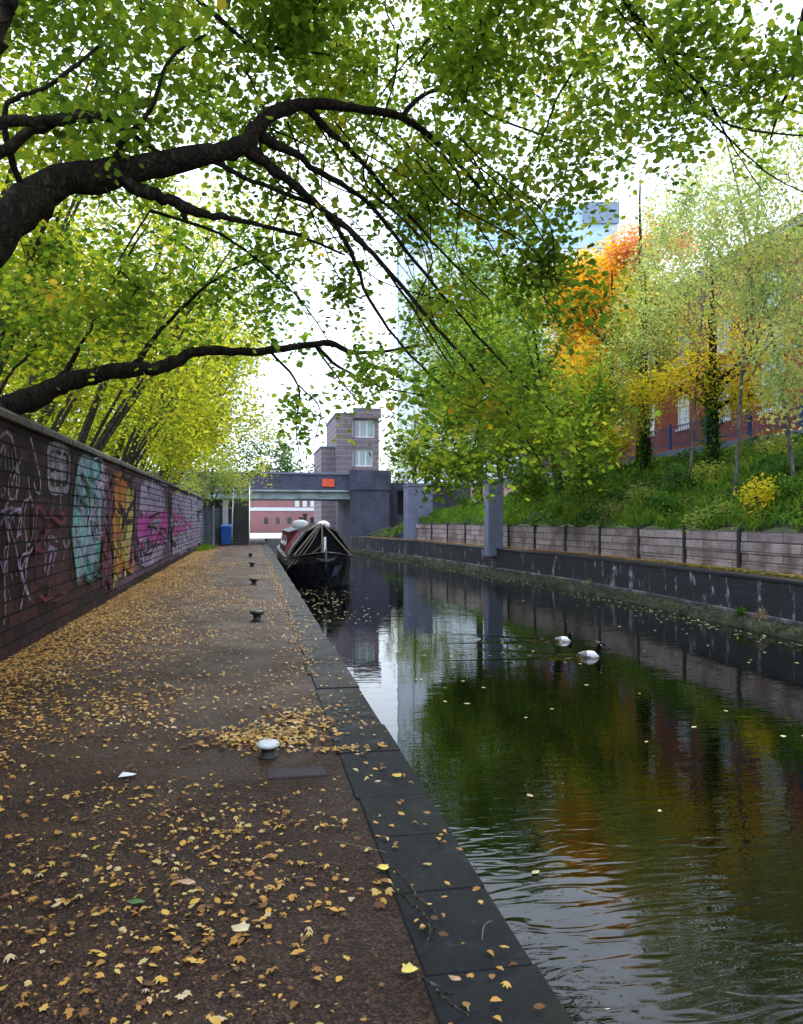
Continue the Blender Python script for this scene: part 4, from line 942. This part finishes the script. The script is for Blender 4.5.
# glass office block in the distance
ob = thing('office_block', 'tall sky-toned glass office block with a blue top storey far behind the trees', 'building')
a, b_ = at(398, 519, 120), at(616, 519, 120); zt = EYE+312*120/800
ob.location = (a.x, a.y, 0); ob.rotation_euler = (0, 0, math.atan2(b_.y-a.y, b_.x-a.x)); W_ = (b_-a).length
mb = MB(); mb.box(0, W_, 0, 20, 0, zt-6.2); mb.build('facade', plain('sky_toned_facade', (.72, .78, .84), .25, .08, .5), ob)  # reflected sky put into the facade colour, so it reads as sky gaps
mb = MB(); mb.box(-.2, W_+.2, -.2, 20, zt-6.2, zt); mb.build('top_storey', plain('pale_blue_glass', (.42, .60, .72), .25, .35, .12), ob)
mb = MB(); mb.box(W_-5, W_+.4, -.5, 20, zt-.1, zt+.6); mb.box(W_-5, W_+.4, -.5, -.22, zt-2.6, zt-.1); mb.build('roof_screen', plain('slate_blue_panel', (.20, .26, .36), .4, .1, 1), ob)
q = MB()
for k in range(15): q.box(W_*k/14-.06, W_*k/14+.06, -.3, -.21, 0, zt-6.4)
q.build('mullion', M['steel'], ob)

# ------------------------------------------------------------------ things at the end of the wall
st = thing('footbridge_stairs', 'dark steel stairs with a pale handrail climbing to the road beside the bin', 'staircase', (-.65, 49.5, 0))
for k in range(16):
    q = MB(); q.box(-.5, .48, k*.27, k*.27+.29, .17+k*.17-.04, .17+k*.17); q.box(-.5, .48, k*.27+.28, k*.27+.29, .17+k*.17, .3+k*.17); q.build('step', M['stair'], st)
q = MB(); q.obox((-.53, 0, .05), (-.53, 4.4, 2.85), .04, .28); q.obox((.51, 0, .05), (.51, 4.4, 2.85), .04, .28); q.build('stringer', M['stair'], st)
for s_ in (-.53, .51):
    q = MB(); q.tube([(s_, -.05, 0), (s_, -.05, 1.0), (s_, 4.4, 3.85)], .035, 6)
    q.build('handrail', M['white'] if s_ > 0 else M['steel'], st)
    for t_ in (.33, .66, .98): z = .05+2.8*t_; q = MB(); q.tube([(s_, 4.4*t_, z), (s_, 4.4*t_, z+1)], .022, 6); q.build('baluster', M['steel'], st)
bn = thing('wheelie_bin', 'bright blue wheelie bin standing beside the dark stairs', 'bin', (-1.52, 49.6, 0))
mb = MB(); mb.add([(-.24, -.27, .1), (.24, -.27, .1), (.24, .25, .1), (-.24, .25, .1), (-.32, -.36, 1.15), (.32, -.36, 1.15), (.32, .34, 1.15), (-.32, .34, 1.15)], [(3, 2, 1, 0), (4, 5, 6, 7), (0, 1, 5, 4), (1, 2, 6, 5), (2, 3, 7, 6), (3, 0, 4, 7)]); mb.build('body', M['bin'], bn, bevel=.02)
mb = MB(); mb.add([(-.35, -.40, 1.155), (.35, -.40, 1.155), (.35, .38, 1.155), (-.35, .38, 1.155), (-.31, -.33, 1.2), (.31, -.33, 1.2), (.31, .32, 1.28), (-.31, .32, 1.28)], [(3, 2, 1, 0), (4, 5, 6, 7), (0, 1, 5, 4), (1, 2, 6, 5), (2, 3, 7, 6), (3, 0, 4, 7)]); mb.build('lid', M['bin'], bn, bevel=.015)
for s_ in (-.27, .27): q = MB(); q.tube([(s_-.03, .28, .1), (s_+.03, .28, .1)], .1, 12); q.build('wheel', M['rubber'], bn)
q = MB(); q.tube([(-.25, .38, 1.1), (-.25, .44, 1.12), (.25, .44, 1.12), (.25, .38, 1.1)], .02, 6); q.build('handle', M['bin'], bn)
po = thing('white_post', 'square white post rising behind the blue bin', 'post', (-1.6, 50.5, 0)); q = MB(); q.box(-.16, .16, -.16, .16, 0, 2.7); q.build('shaft', M['pale_concrete'], po, bevel=.02); q = MB(); q.box(-.2, .2, -.2, .2, 2.702, 2.78); q.build('cap', M['pale_concrete'], po)
gf = thing('board_gate', 'dark slatted gate and fence between the wall end and the blue bin', 'gate')
a, b_ = Vector((-2.95, 46.2, 0)), Vector((-1.95, 50.2, 0))
q = MB(); d_ = (b_-a)
for k in range(26): p = a+d_*(k+.5)/26; q.obox((p.x, p.y, .06), (p.x, p.y, 2.25+random.uniform(-.01, .01)), .02, .145, (d_.x, d_.y, 0))
q.build('boards', M['darkwood'], gf)
for k in range(4): p = a+d_*k/3+Vector((.05, 0, 0)); q = MB(); q.box(p.x-.05, p.x+.05, p.y-.05, p.y+.05, 0, 2.4); q.build('post', M['steel'] if k == 2 else M['darkwood'], gf)
C = []
for _ in range(1500): y = random.uniform(40, 47.5); C.append((WALLX+.05+abs(random.gauss(0, .28)), y, .03+random.random()*.12))
o = link('path_edge_grass', leafmesh('path_edge_grass', C, RNG.uniform(.12, .28, 1500), LANCE*np.array([.3, 1]), 0, .3, 2.5), LM['grass']); o['kind'] = 'stuff'

# ------------------------------------------------------------------ mooring bollards
IRONW = NT('worn_white_paint'); v = IRONW.coord(); f = IRONW.noise(v, 16, 6, .7)
M['wornwhite'] = IRONW.bsdf(IRONW.ramp(f, [(.36, (.05, .05, .05)), (.44, (.5, .5, .52)), (.7, (.68, .69, .72))]), .55, f, .4, .01)
def bollard(loc, lab, r=1.):
    b = thing('mooring_bollard', lab, 'bollard', loc, 0, 'mooring bollards along the quay edge')
    mb = MB(); mb.lathe([(.075*r, 0), (.07*r, .012), (.052*r, .02), (.047*r, .05), (.048*r, .075), (.06*r, .085)], n=20); mb.build('neck', M['iron'], b)
    mb = MB(); mb.lathe([(.05*r, .083), (.078*r, .088), (.088*r, .102), (.086*r, .118), (.07*r, .131), (.035*r, .137), (.004, .138)], n=24); mb.build('cap', M['wornwhite'], b)
    return b
p = gnd(268, 757, 0)
b0 = bollard((p.x, p.y, .0), 'nearest mushroom bollard with a white top among yellow leaves'); b0.scale = (.9, .9, .8)
for px, py, lab in [(257, 621, 'second mooring bollard along the quay from the camera'), (254, 585, 'third mooring bollard, level with the bow of the black boat'), (252, 567, 'fourth mooring bollard beside the middle of the boat'), (250.5, 557, 'fifth mooring bollard, small and far, before the stairs'), (266, 541, 'farthest mooring bollard, near the bridge opening')]:
    q = gnd(px, py, 0); c = copy_tree(b0); c.location = (q.x, q.y, 0); c['label'] = lab; c.scale = (1.25, 1.25, 1.25)
    for ch in c.children:
        if ch.name.startswith('cap'): ch.data = ch.data.copy(); ch.data.materials.clear(); ch.data.materials.append(M['iron'])
q = gnd(306, 773, 0); mb = MB(); mb.box(q.x-.24, q.x+.12, q.y-.08, q.y+.10, -.02, .010)
tag(mb.build('inset_slab', plain('purple_grey_slab', (.030, .020, .024), .8, .3, 9, bstr=.3), bevel=.006), 'flat purple-grey stone slab set flush in the path beside the nearest bollard', 'slab')

# ------------------------------------------------------------------ narrowboat
nb = thing('narrowboat', 'black narrowboat with a maroon canvas bow cover moored against the quay', 'boat', (2.30, 25.3, WZ)); nb.scale = (1.07, 1, 1)
HL = NT('black_hull_paint'); v = HL.coord(); f = HL.noise(v, 2.5, 7, .65)
M['hull'] = HL.bsdf(HL.ramp(f, [(.35, (.006, .006, .008)), (.6, (.016, .018, .028)), (.75, (.05, .045, .05))]), HL.ramp(f, [(.3, .16), (.7, .42)]), f, .12, .01, spec=.6)
M['maroon'] = plain('maroon_canvas', (.13, .025, .032), .85, .45, 4, bstr=.4, spec=.15)
M['greycanvas'] = plain('grey_canvas', (.15, .165, .20), .8, .4, 4, bstr=.4, spec=.15)
M['blackcanvas'] = plain('black_canvas', (.004, .004, .005), .8, .4, 5, bstr=.5, spec=.12)
M['timber'] = plain('weathered_timber', (.13, .10, .06), .4, .2, 6)
M['rope'] = plain('old_rope', (.16, .14, .12), .9, .2, 30, bstr=.6)
SEC = [(0, .035, 1.16, .02), (.12, .16, 1.14, .07), (.4, .42, 1.10, .26), (.9, .72, 1.02, .55), (1.6, .92, .95, .82), (2.6, 1.03, .90, .98), (4, 1.05, .86, 1.0), (9, 1.05, .84, 1.0), (13, 1.05, .86, 1.0), (14.6, .9, .92, .8), (15.3, .5, .95, .4)]
def hull_pts(wt, zt, wb):
    return [(-wb*.9, -.55), (-wb, .0), (-(wb+wt)/2-.01, .38), (-wt-.012, zt-.18), (-wt, zt), (wt, zt), (wt+.012, zt-.18), ((wb+wt)/2+.01, .38), (wb, .0), (wb*.9, -.55)]
mb = MB(); vs = []; fs = []
for s_, wt, zt, wb in SEC:
    for x, z in hull_pts(wt, zt, wb): vs.append((x, s_ - (.10*(z/1.1) if s_ < 1 else 0), z))
n = 10
for j in range(len(SEC)-1):
    for i in range(n): fs.append((j*n+i, j*n+(i+1) % n, (j+1)*n+(i+1) % n, (j+1)*n+i))
fs.append(list(range(n))[::-1]); fs.append([(len(SEC)-1)*n+i for i in range(n)])
mb.add(vs, fs); mb.build('hull', M['hull'], nb)
for dz, mt in ((-.02, 'hull'), (-.28, 'hull')):
    for sd in (-1, 1):
        q = MB(); q.tube([(sd*(wt+.02 if dz > -.1 else (wt*.55+wb*.45)+.03), s_-(.1 if s_ < 1 else 0), zt+dz) for s_, wt, zt, wb in SEC], .03, 6); q.build('rubbing_strake', M['hull'], nb)
# sky reflection on the lit bow flank, painted as a blue-grey patch
q = MB(); q.add([(.15+.012, .10-.06, .36), (.60+.03, .86-.02, .44), (.68+.035, .88, .72), (.25+.022, .14-.06, .70)], [(0, 1, 2, 3)]); 
q.build('bow_sky_sheen', plain('sky_sheen_blue_grey', (.07, .085, .14), .25, .3, 3), nb)
# stem post, tee stud, bow fender
q = MB(); q.tube([(0, -.10, .1), (0, -.13, .7), (0, -.10, 1.25)], .04, 6); q.build('stem_post', M['hull'], nb)
q = MB(); q.box(-.035, .035, .25, .32, 1.1, 1.62); q.build('tee_stud', M['white'], nb, bevel=.01)
q = MB(); q.tube([(-.3, .14, .95), (-.15, -.06, .88), (0, -.16, .86), (.15, -.06, .88), (.3, .14, .95)], [.04, .07, .09, .07, .04], 8); q.build('fender', M['rubber'], nb)
# cratch: timber A frame, black canvas front, tented sides
ZA = 2.06
q = MB()
for sd in (-1, 1): q.obox((sd*.07, 1.5, ZA-.03), (sd*.88, 1.25, 1.0), .05, .09, (0, -1, 0))
q.obox((0, 1.46, ZA-.05), (0, 1.3, 1.0), .05, .12, (0, -1, 0)); q.build('cratch_frame', M['timber'], nb)
q = MB(); q.add([(0, 1.54, ZA), (-.92, 1.36, .98), (.92, 1.36, .98)], [(0, 1, 2)]); q.add([(0, 1.56, ZA), (-.92, 1.38, .98), (.92, 1.38, .98)], [(2, 1, 0)]); q.build('cratch_board', M['blackcanvas'], nb)
prof = [(-.98, .93), (-.82, 1.25), (-.46, 1.76), (0, 2.02), (.46, 1.76), (.82, 1.25), (.98, .93)]
def tent(y0, y1, mat, nm, d=0, sl_=slice(0, 7)):
    q = MB(); P0 = prof[sl_]; k = len(P0); ny = 6
    vs = []
    for j in range(ny+1):
        y = y0+(y1-y0)*j/ny
        for x, z in P0: vs.append((x*(1+d), y, z+d+ .02*math.sin(j*2.2+x*6)))
    q.add(vs, [(j*k+i, j*k+i+1, (j+1)*k+i+1, (j+1)*k+i) for j in range(ny) for i in range(k-1)], False)
    o = q.build(nm, M[mat], nb); m_ = o.modifiers.new('solid', 'SOLIDIFY'); m_.thickness = .012; return o
tent(1.58, 2.5, 'blackcanvas', 'canvas_cover'); tent(2.5, 3.6, 'greycanvas', 'side_flap', .006); tent(3.6, 6.4, 'maroon', 'side_cover', .006)
tent(1.57, 6.45, 'blackcanvas', 'cover_ridge', .014, slice(2, 5))
# cabin
q = MB(); cab = [(-.93, .84), (-.80, 1.66), (-.4, 1.78), (.4, 1.78), (.80, 1.66), (.93, .84)]
q.add([(x, y, z) for y in (6.5, 13.2) for x, z in cab], [(i, (i+1) % 6, 6+(i+1) % 6, 6+i) for i in range(6)]+[(5, 4, 3, 2, 1, 0), (6, 7, 8, 9, 10, 11)])
q.build('cabin', M['maroon'], nb)
q = MB(); q.add([(x, y, z) for y in (6.45, 13.3) for x, z in ((-.84, 1.665), (-.4, 1.79), (.4, 1.79), (.84, 1.665), (.84, 1.70), (.4, 1.83), (-.4, 1.83), (-.84, 1.70))], [(i, (i+1) % 8, 8+(i+1) % 8, 8+i) for i in range(8)]+[tuple(range(8))[::-1], tuple(range(8, 16))]); q.build('roof', M['greycanvas'], nb)
for sd in (-1, 1):
    for k in range(4):
        y = 7.2+1.5*k; q = MB(); q.add([(sd*(.895+.006), y, 1.10), (sd*(.895+.006), y+.8, 1.10), (sd*(.822+.006), y+.8, 1.52), (sd*(.822+.006), y, 1.52)], [(0, 1, 2, 3) if sd > 0 else (3, 2, 1, 0)]); q.build('window', M['darkglass'], nb)
q = MB(); q.lathe([(.26, 0), (.30, .08), (.30, .22), (.22, .30), (.1, .33), (.01, .34)], (-.35, 7.2, 1.83), 16); q.build('water_can', M['pale_concrete'], nb)
q = MB(); q.lathe([(.22, 0), (.26, .08), (.24, .2), (.12, .28), (.01, .3)], (.5, 7., 1.83), 16); q.build('roof_bundle', M['white'], nb)
q = MB(); q.tube([(-.1, 8.4, 1.8), (-.1, 8.4, 2.35)], .07, 10); q.tube([(-.1, 8.4, 2.36), (-.1, 8.4, 2.42)], .11, 10); q.build('chimney', M['iron'], nb)
def sag(a, b_, s_, n=14): a, b_ = Vector(a), Vector(b_); return [a.lerp(b_, k/n)-Vector((0, 0, s_*4*(k/n)*(1-k/n))) for k in range(n+1)]
q = MB(); q.tube(sag((0, .3, 1.45), (-1.12, 2.6, .80), .22), .024, 6); q.tube(sag((-.05, 1.4, 2.0), (-1.1, 1.2, .55), .05), .02, 6); q.tube(sag((.05, 1.4, 2.0), (1.05, 1.9, .9), .05), .018, 6)
q.tube(sag((0, 1.45, 2.04), (-.9, .9, .72), .15), .016, 6); q.build('rope', M['rope'], nb)

# ------------------------------------------------------------------ two geese
M['gwhite'] = plain('pale_grey_feathers', (.22, .20, .20), .85, .4, 40, bstr=.4); M['gblack'] = plain('black_feathers', (.003, .003, .003), .7, .2, 30, spec=.1)
M['gbreast'] = plain('white_feathers', (.72, .72, .74), .7, .1, 30)
def goose(loc, rz, L, lab, neck=1.):
    mb = MB(); s_ = L
    # rings along body: (x, z, half width, half height)
    ring = [(-.44, .22, .015, .010), (-.38, .20, .09, .05), (-.28, .17, .17, .13), (-.10, .15, .22, .19), (.10, .15, .22, .19), (.26, .15, .17, .16), (.33, .20, .14, .14), (.36, .27, .12, .12), (.35, .36*neck, .098, .10), (.36, .46*neck, .090, .09),
            (.38, .54*neck, .095, .09), (.43, .60*neck, .10, .09), (.50, .60*neck, .085, .075), (.56, .57*neck, .048, .04), (.66, .55*neck, .025, .014)]
    vs = []; n = 12
    for i, (x, z, hw, hh) in enumerate(ring):
        a = ring[max(i-1, 0)]; b_ = ring[min(i+1, len(ring)-1)]; d = Vector((b_[0]-a[0], 0, b_[1]-a[1])).normalized(); u = Vector((-d.z, 0, d.x))
        for k in range(n): t_ = 2*math.pi*k/n; vs.append((Vector((x, 0, z))+Vector((0, 1, 0))*hw*math.cos(t_)+u*hh*math.sin(t_))*s_)
    for i in range(len(ring)-1):
        mb.cur = 0 if i < 3 else (2 if i < 6 else 1)
        for k in range(n):
            cur = mb.cur
            if i == 11 and k in (0, 6): mb.cur = 2       # white cheek
            mb.add([vs[i*n+k], vs[i*n+(k+1) % n], vs[(i+1)*n+(k+1) % n], vs[(i+1)*n+k]], [(0, 1, 2, 3)], True); mb.cur = cur
    me = mb.mesh('goose'); bm = bmesh.new(); bm.from_mesh(me); bmesh.ops.remove_doubles(bm, verts=bm.verts, dist=1e-5); bmesh.ops.holes_fill(bm, edges=bm.edges, sides=16); bmesh.ops.recalc_face_normals(bm, faces=bm.faces); bm.to_mesh(me); bm.free()
    o = link('goose', me, [M['gwhite'], M['gblack'], M['gbreast']]); m_ = o.modifiers.new('sub', 'SUBSURF'); m_.levels = m_.render_levels = 2
    o.location = loc; o.rotation_euler = (0, 0, rz); return tag(o, lab, 'goose', 'geese swimming on the canal')
goose((g1.x, g1.y, WZ-.03), -.35, .34, 'smaller farther goose swimming on the left with its neck lowered', .86)
goose((g2.x, g2.y, WZ-.03), -.35, .40, 'nearer goose on the right holding its black neck upright', 1.)

# ------------------------------------------------------------------ fallen leaves on path, edging and water
C = []; S_ = []
def sc(x, y, s_, z=.014):
    C.append((x, y, z+random.random()*.016)); S_.append(s_)
for _ in range(62000):                                             # general scatter, denser with distance from the camera in patches
    y = (1.6+random.random()**1.15*46) if _ > 5500 else random.uniform(1.8, 5); x = random.uniform(-2.7, .56)
    q = math.sin(x*2.3+y*.9)+math.sin(x*1.1-y*1.7+2)+math.sin(y*.55+x*3)*.8
    if random.random() < .17+.16*q+.12*min(1, max(0, (y-4)/4))-.22*min(1, max(0, (y-13)/12))*(x > -1.5): sc(x, y, .012+.040*random.random()**2.0)
for _ in range(26000):                                              # drift along the wall foot
    y = 3+random.random()**1.2*40; x = WALLX+.02+abs(random.gauss(0, .5)) ; sc(x, y, random.uniform(.022, .055))
for _ in range(3600):
    y = random.uniform(6, 30); x = random.gauss(-1.4+.3*math.sin(y*.5), .5)
    if -2.7 < x < .5: sc(x, y, random.uniform(.03, .055))
for px, py, rx, ry, n in [(268, 738, .36, .30, 520), (200, 735, .12, .1, 20), (300, 720, .35, .45, 260), (110, 710, .3, .4, 120), (90, 800, .3, .3, 30), (300, 905, .3, .25, 40), (350, 750, .28, .06, 90), (380, 890, .12, .10, 14), (240, 830, .35, .3, 40)]:
    c = gnd(px, py, 0)
    for _ in range(n):
        x, y = random.gauss(c.x, rx*.6), random.gauss(c.y, ry*.6)
        if x < .95 and math.hypot(x-b0.location.x, y-b0.location.y) > .08: sc(x, y, random.uniform(.028, .055))
for _ in range(330): y = 2.2+random.random()**1.3*22; sc(random.uniform(.6, .97), y, random.uniform(.025, .045), .026)
for _ in range(900): y = 8+random.random()*24; sc(.60+random.gauss(0, .05), y, random.uniform(.025, .045), .022)
h_ = len(C)//2; RAG = np.array([(0, -.5), (.16, -.22), (.36, -.18), (.22, .02), (.34, .24), (.10, .22), (.02, .5), (-.16, .26), (-.33, .12), (-.2, -.06), (-.26, -.3)])
ix = RNG.permutation(len(C)); C = np.array(C)[ix]; S_ = np.array(S_)[ix]
o = link('fallen_leaves', leafmesh('fallen_leaves', C[:h_], S_[:h_], OVAL, .80, .5), LM['fallen']); o['kind'] = 'stuff'
o = link('fallen_leaves', leafmesh('fallen_leaves', C[h_:], S_[h_:]*1.15, RAG, .75, .9), LM['fallen']); o['kind'] = 'stuff'
C = []; S_ = []
for _ in range(650):
    r_ = random.random()
    if r_ < .5: y = random.uniform(9, 45); x = bankX(y)-.6-abs(random.gauss(0, .45))
    elif r_ < .75: y = random.uniform(17, 25); x = random.gauss(1.8, .5)
    else: y = random.uniform(3, 40); x = random.uniform(1.3, 9)
    if 1.02 < x < bankX(y)-.55: C.append((x, y, WZ+.008)); S_.append(random.uniform(.05, .09))
o = link('floating_leaves', leafmesh('floating_leaves', C, S_, OVAL, 1., .03), leafmat('floating_leaf', [(0, (.30, .20, .08)), (.5, (.55, .48, .25)), (1, (.65, .62, .48))], 2, .1, .5, 1.)); o['kind'] = 'stuff'

# single leaves and litter large enough to point at
def one_leaf(px, py, size, mat, lab, tpl=MAPLE, rz=0., nm='large_leaf', z=.022):
    p = gnd(px, py, 0); mb = MB(); k = len(tpl); c, s_ = math.cos(rz), math.sin(rz); vs = [(0, 0, .012)]
    for x, y in tpl: vs.append((size*(x*c-y*s_), size*(x*s_+y*c), .35*size*(x*x*1.6+y*y*.5)+random.uniform(0, .004)))
    mb.add(vs, [(0, 1+i, 1+(i+1) % k) for i in range(k)], True); me = mb.mesh(nm); o = link(nm, me, mat); o.location = (p.x, p.y, z)
    return tag(o, lab, 'leaf')
def lm(n_, c): return plain(n_, c, .5, .2, 20)
one_leaf(187, 888, .085, lm('tan_leaf', (.42, .25, .16)), 'curled pinkish-tan leaf lying alone on the left of the path', OVAL, 1.2)
one_leaf(136, 908, .075, lm('green_leaf', (.05, .13, .03)), 'dark green leaf on the path left of the tan leaf', OVAL, 1.5)
one_leaf(397, 781, .075, lm('amber_leaf', (.60, .38, .04)), 'amber-yellow leaf lying on the wet stone edging', MAPLE, .5, z=.03)
one_leaf(383, 873, .065, lm('bright_yellow_leaf', (.68, .52, .10)), 'bright yellow leaf at the edge of the path above the fallen twigs', MAPLE, .3)
one_leaf(410, 976, .07, lm('buttery_leaf', (.66, .50, .12)), 'buttery yellow leaf low on the path edge beside the edging', MAPLE, 2.)
one_leaf(241, 935, .085, lm('beige_leaf', (.52, .42, .25)), 'broad beige leaf in the middle of the path', MAPLE, 1.)
one_leaf(455, 1000 if False else 988, .05, lm('brown_leaf', (.40, .24, .12)), 'small brown leaf on the edging near the bottom of the picture', OVAL, .8, z=.03)
pp = gnd(127, 779, 0); mb = MB(); mb.add([(-.05, -.02, .0), (.04, -.035, .012), (.055, .02, .004), (-.03, .04, .014), (0, 0, .016)], [(0, 1, 4), (1, 2, 4), (2, 3, 4), (3, 0, 4)]); o = mb.build('paper_scrap', M['white']); o.location = (pp.x, pp.y, .02); tag(o, 'small crumpled white paper scrap on the left of the path', 'litter')
def twig(pts, lab, r_=.006):
    mb = MB(); q = [gnd(px, py, 0)+Vector((0, 0, .028+random.uniform(0, .02))) for px, py in pts]; rs = [r_*random.uniform(.7, 1.3)*(1-.5*i/len(q)) for i in range(len(q))]
    P_, R_ = smooth_path(q, rs, .5, 4); mb.tube(P_, R_, 6)
    return mb, lab
for segs, lab, r_ in [([[(395, 878), (408, 893), (420, 908), (436, 921)]], 'short brown twig lying at the edging beside the yellow leaf', .007),
                  ([[(388, 895), (405, 908), (425, 925), (429, 940), (425, 962)], [(425, 925), (428, 935), (436, 938)]], 'forked fallen twig lying just below the short one', .006),
                  ([[(430, 995), (440, 1006), (455, 1018), (468, 1030)], [(440, 1006), (452, 1006)]], 'dark twig at the bottom of the picture on the path edge', .006),
                  ([[(492, 928), (484, 936), (482, 948)]], 'thin pale stalk lying on the wet edging', .003),
                  ([[(335, 850), (360, 856), (385, 862)]], 'thin stalk lying flat on the path above the twigs', .003)]:
    m_ = MB()
    for s_ in segs: a_, _ = twig(s_, lab, r_); m_.v, m_.f, m_.mi, m_.sm = m_.v+a_.v, m_.f+[[i+len(m_.v) for i in f] for f in a_.f], m_.mi+a_.mi, m_.sm+a_.sm
    tag(m_.build('fallen_twig', M['bark_grey'] if r_ > .005 else M['timber']), lab, 'twig', 'twigs on the ground')
# tufts growing on the canal wall ledge
for px, py, mat, sz, lab in [(731, 606, 'ivy', .16, 'bright green weed growing from the ledge of the black canal wall'), (751, 628, 'fallen', .18, 'brown withered weed hanging on the mossy ledge at right'), (584, 584, 'birch', .16, 'pale straw-coloured weed on the ledge in the middle of the wall'), (560, 572, 'birch', .10, 'small pale weed left of the straw-coloured one'), (700, 618, 'grass', .08, 'tiny grass tuft on the mossy bank')]:
    D = (9.8 if px > 690 else 9.95)/((px-CX)/FP*CS+SN); p = at(px, py, D); n = 90
    mb_ = RNG.normal(size=(n, 3))*[.36, .36, .3]*sz+[0, 0, sz*.3]
    x_ = bankX(p.y)-.14
    o = link('ledge_weed', leafmesh('ledge_weed', mb_, RNG.uniform(.3, .6, n)*sz, OVAL if mat == 'ivy' else LANCE*np.array([.5, 1]), .2, .2, 1.), LM[mat]); o.location = (x_, p.y, -.38); tag(o, lab, 'weed')
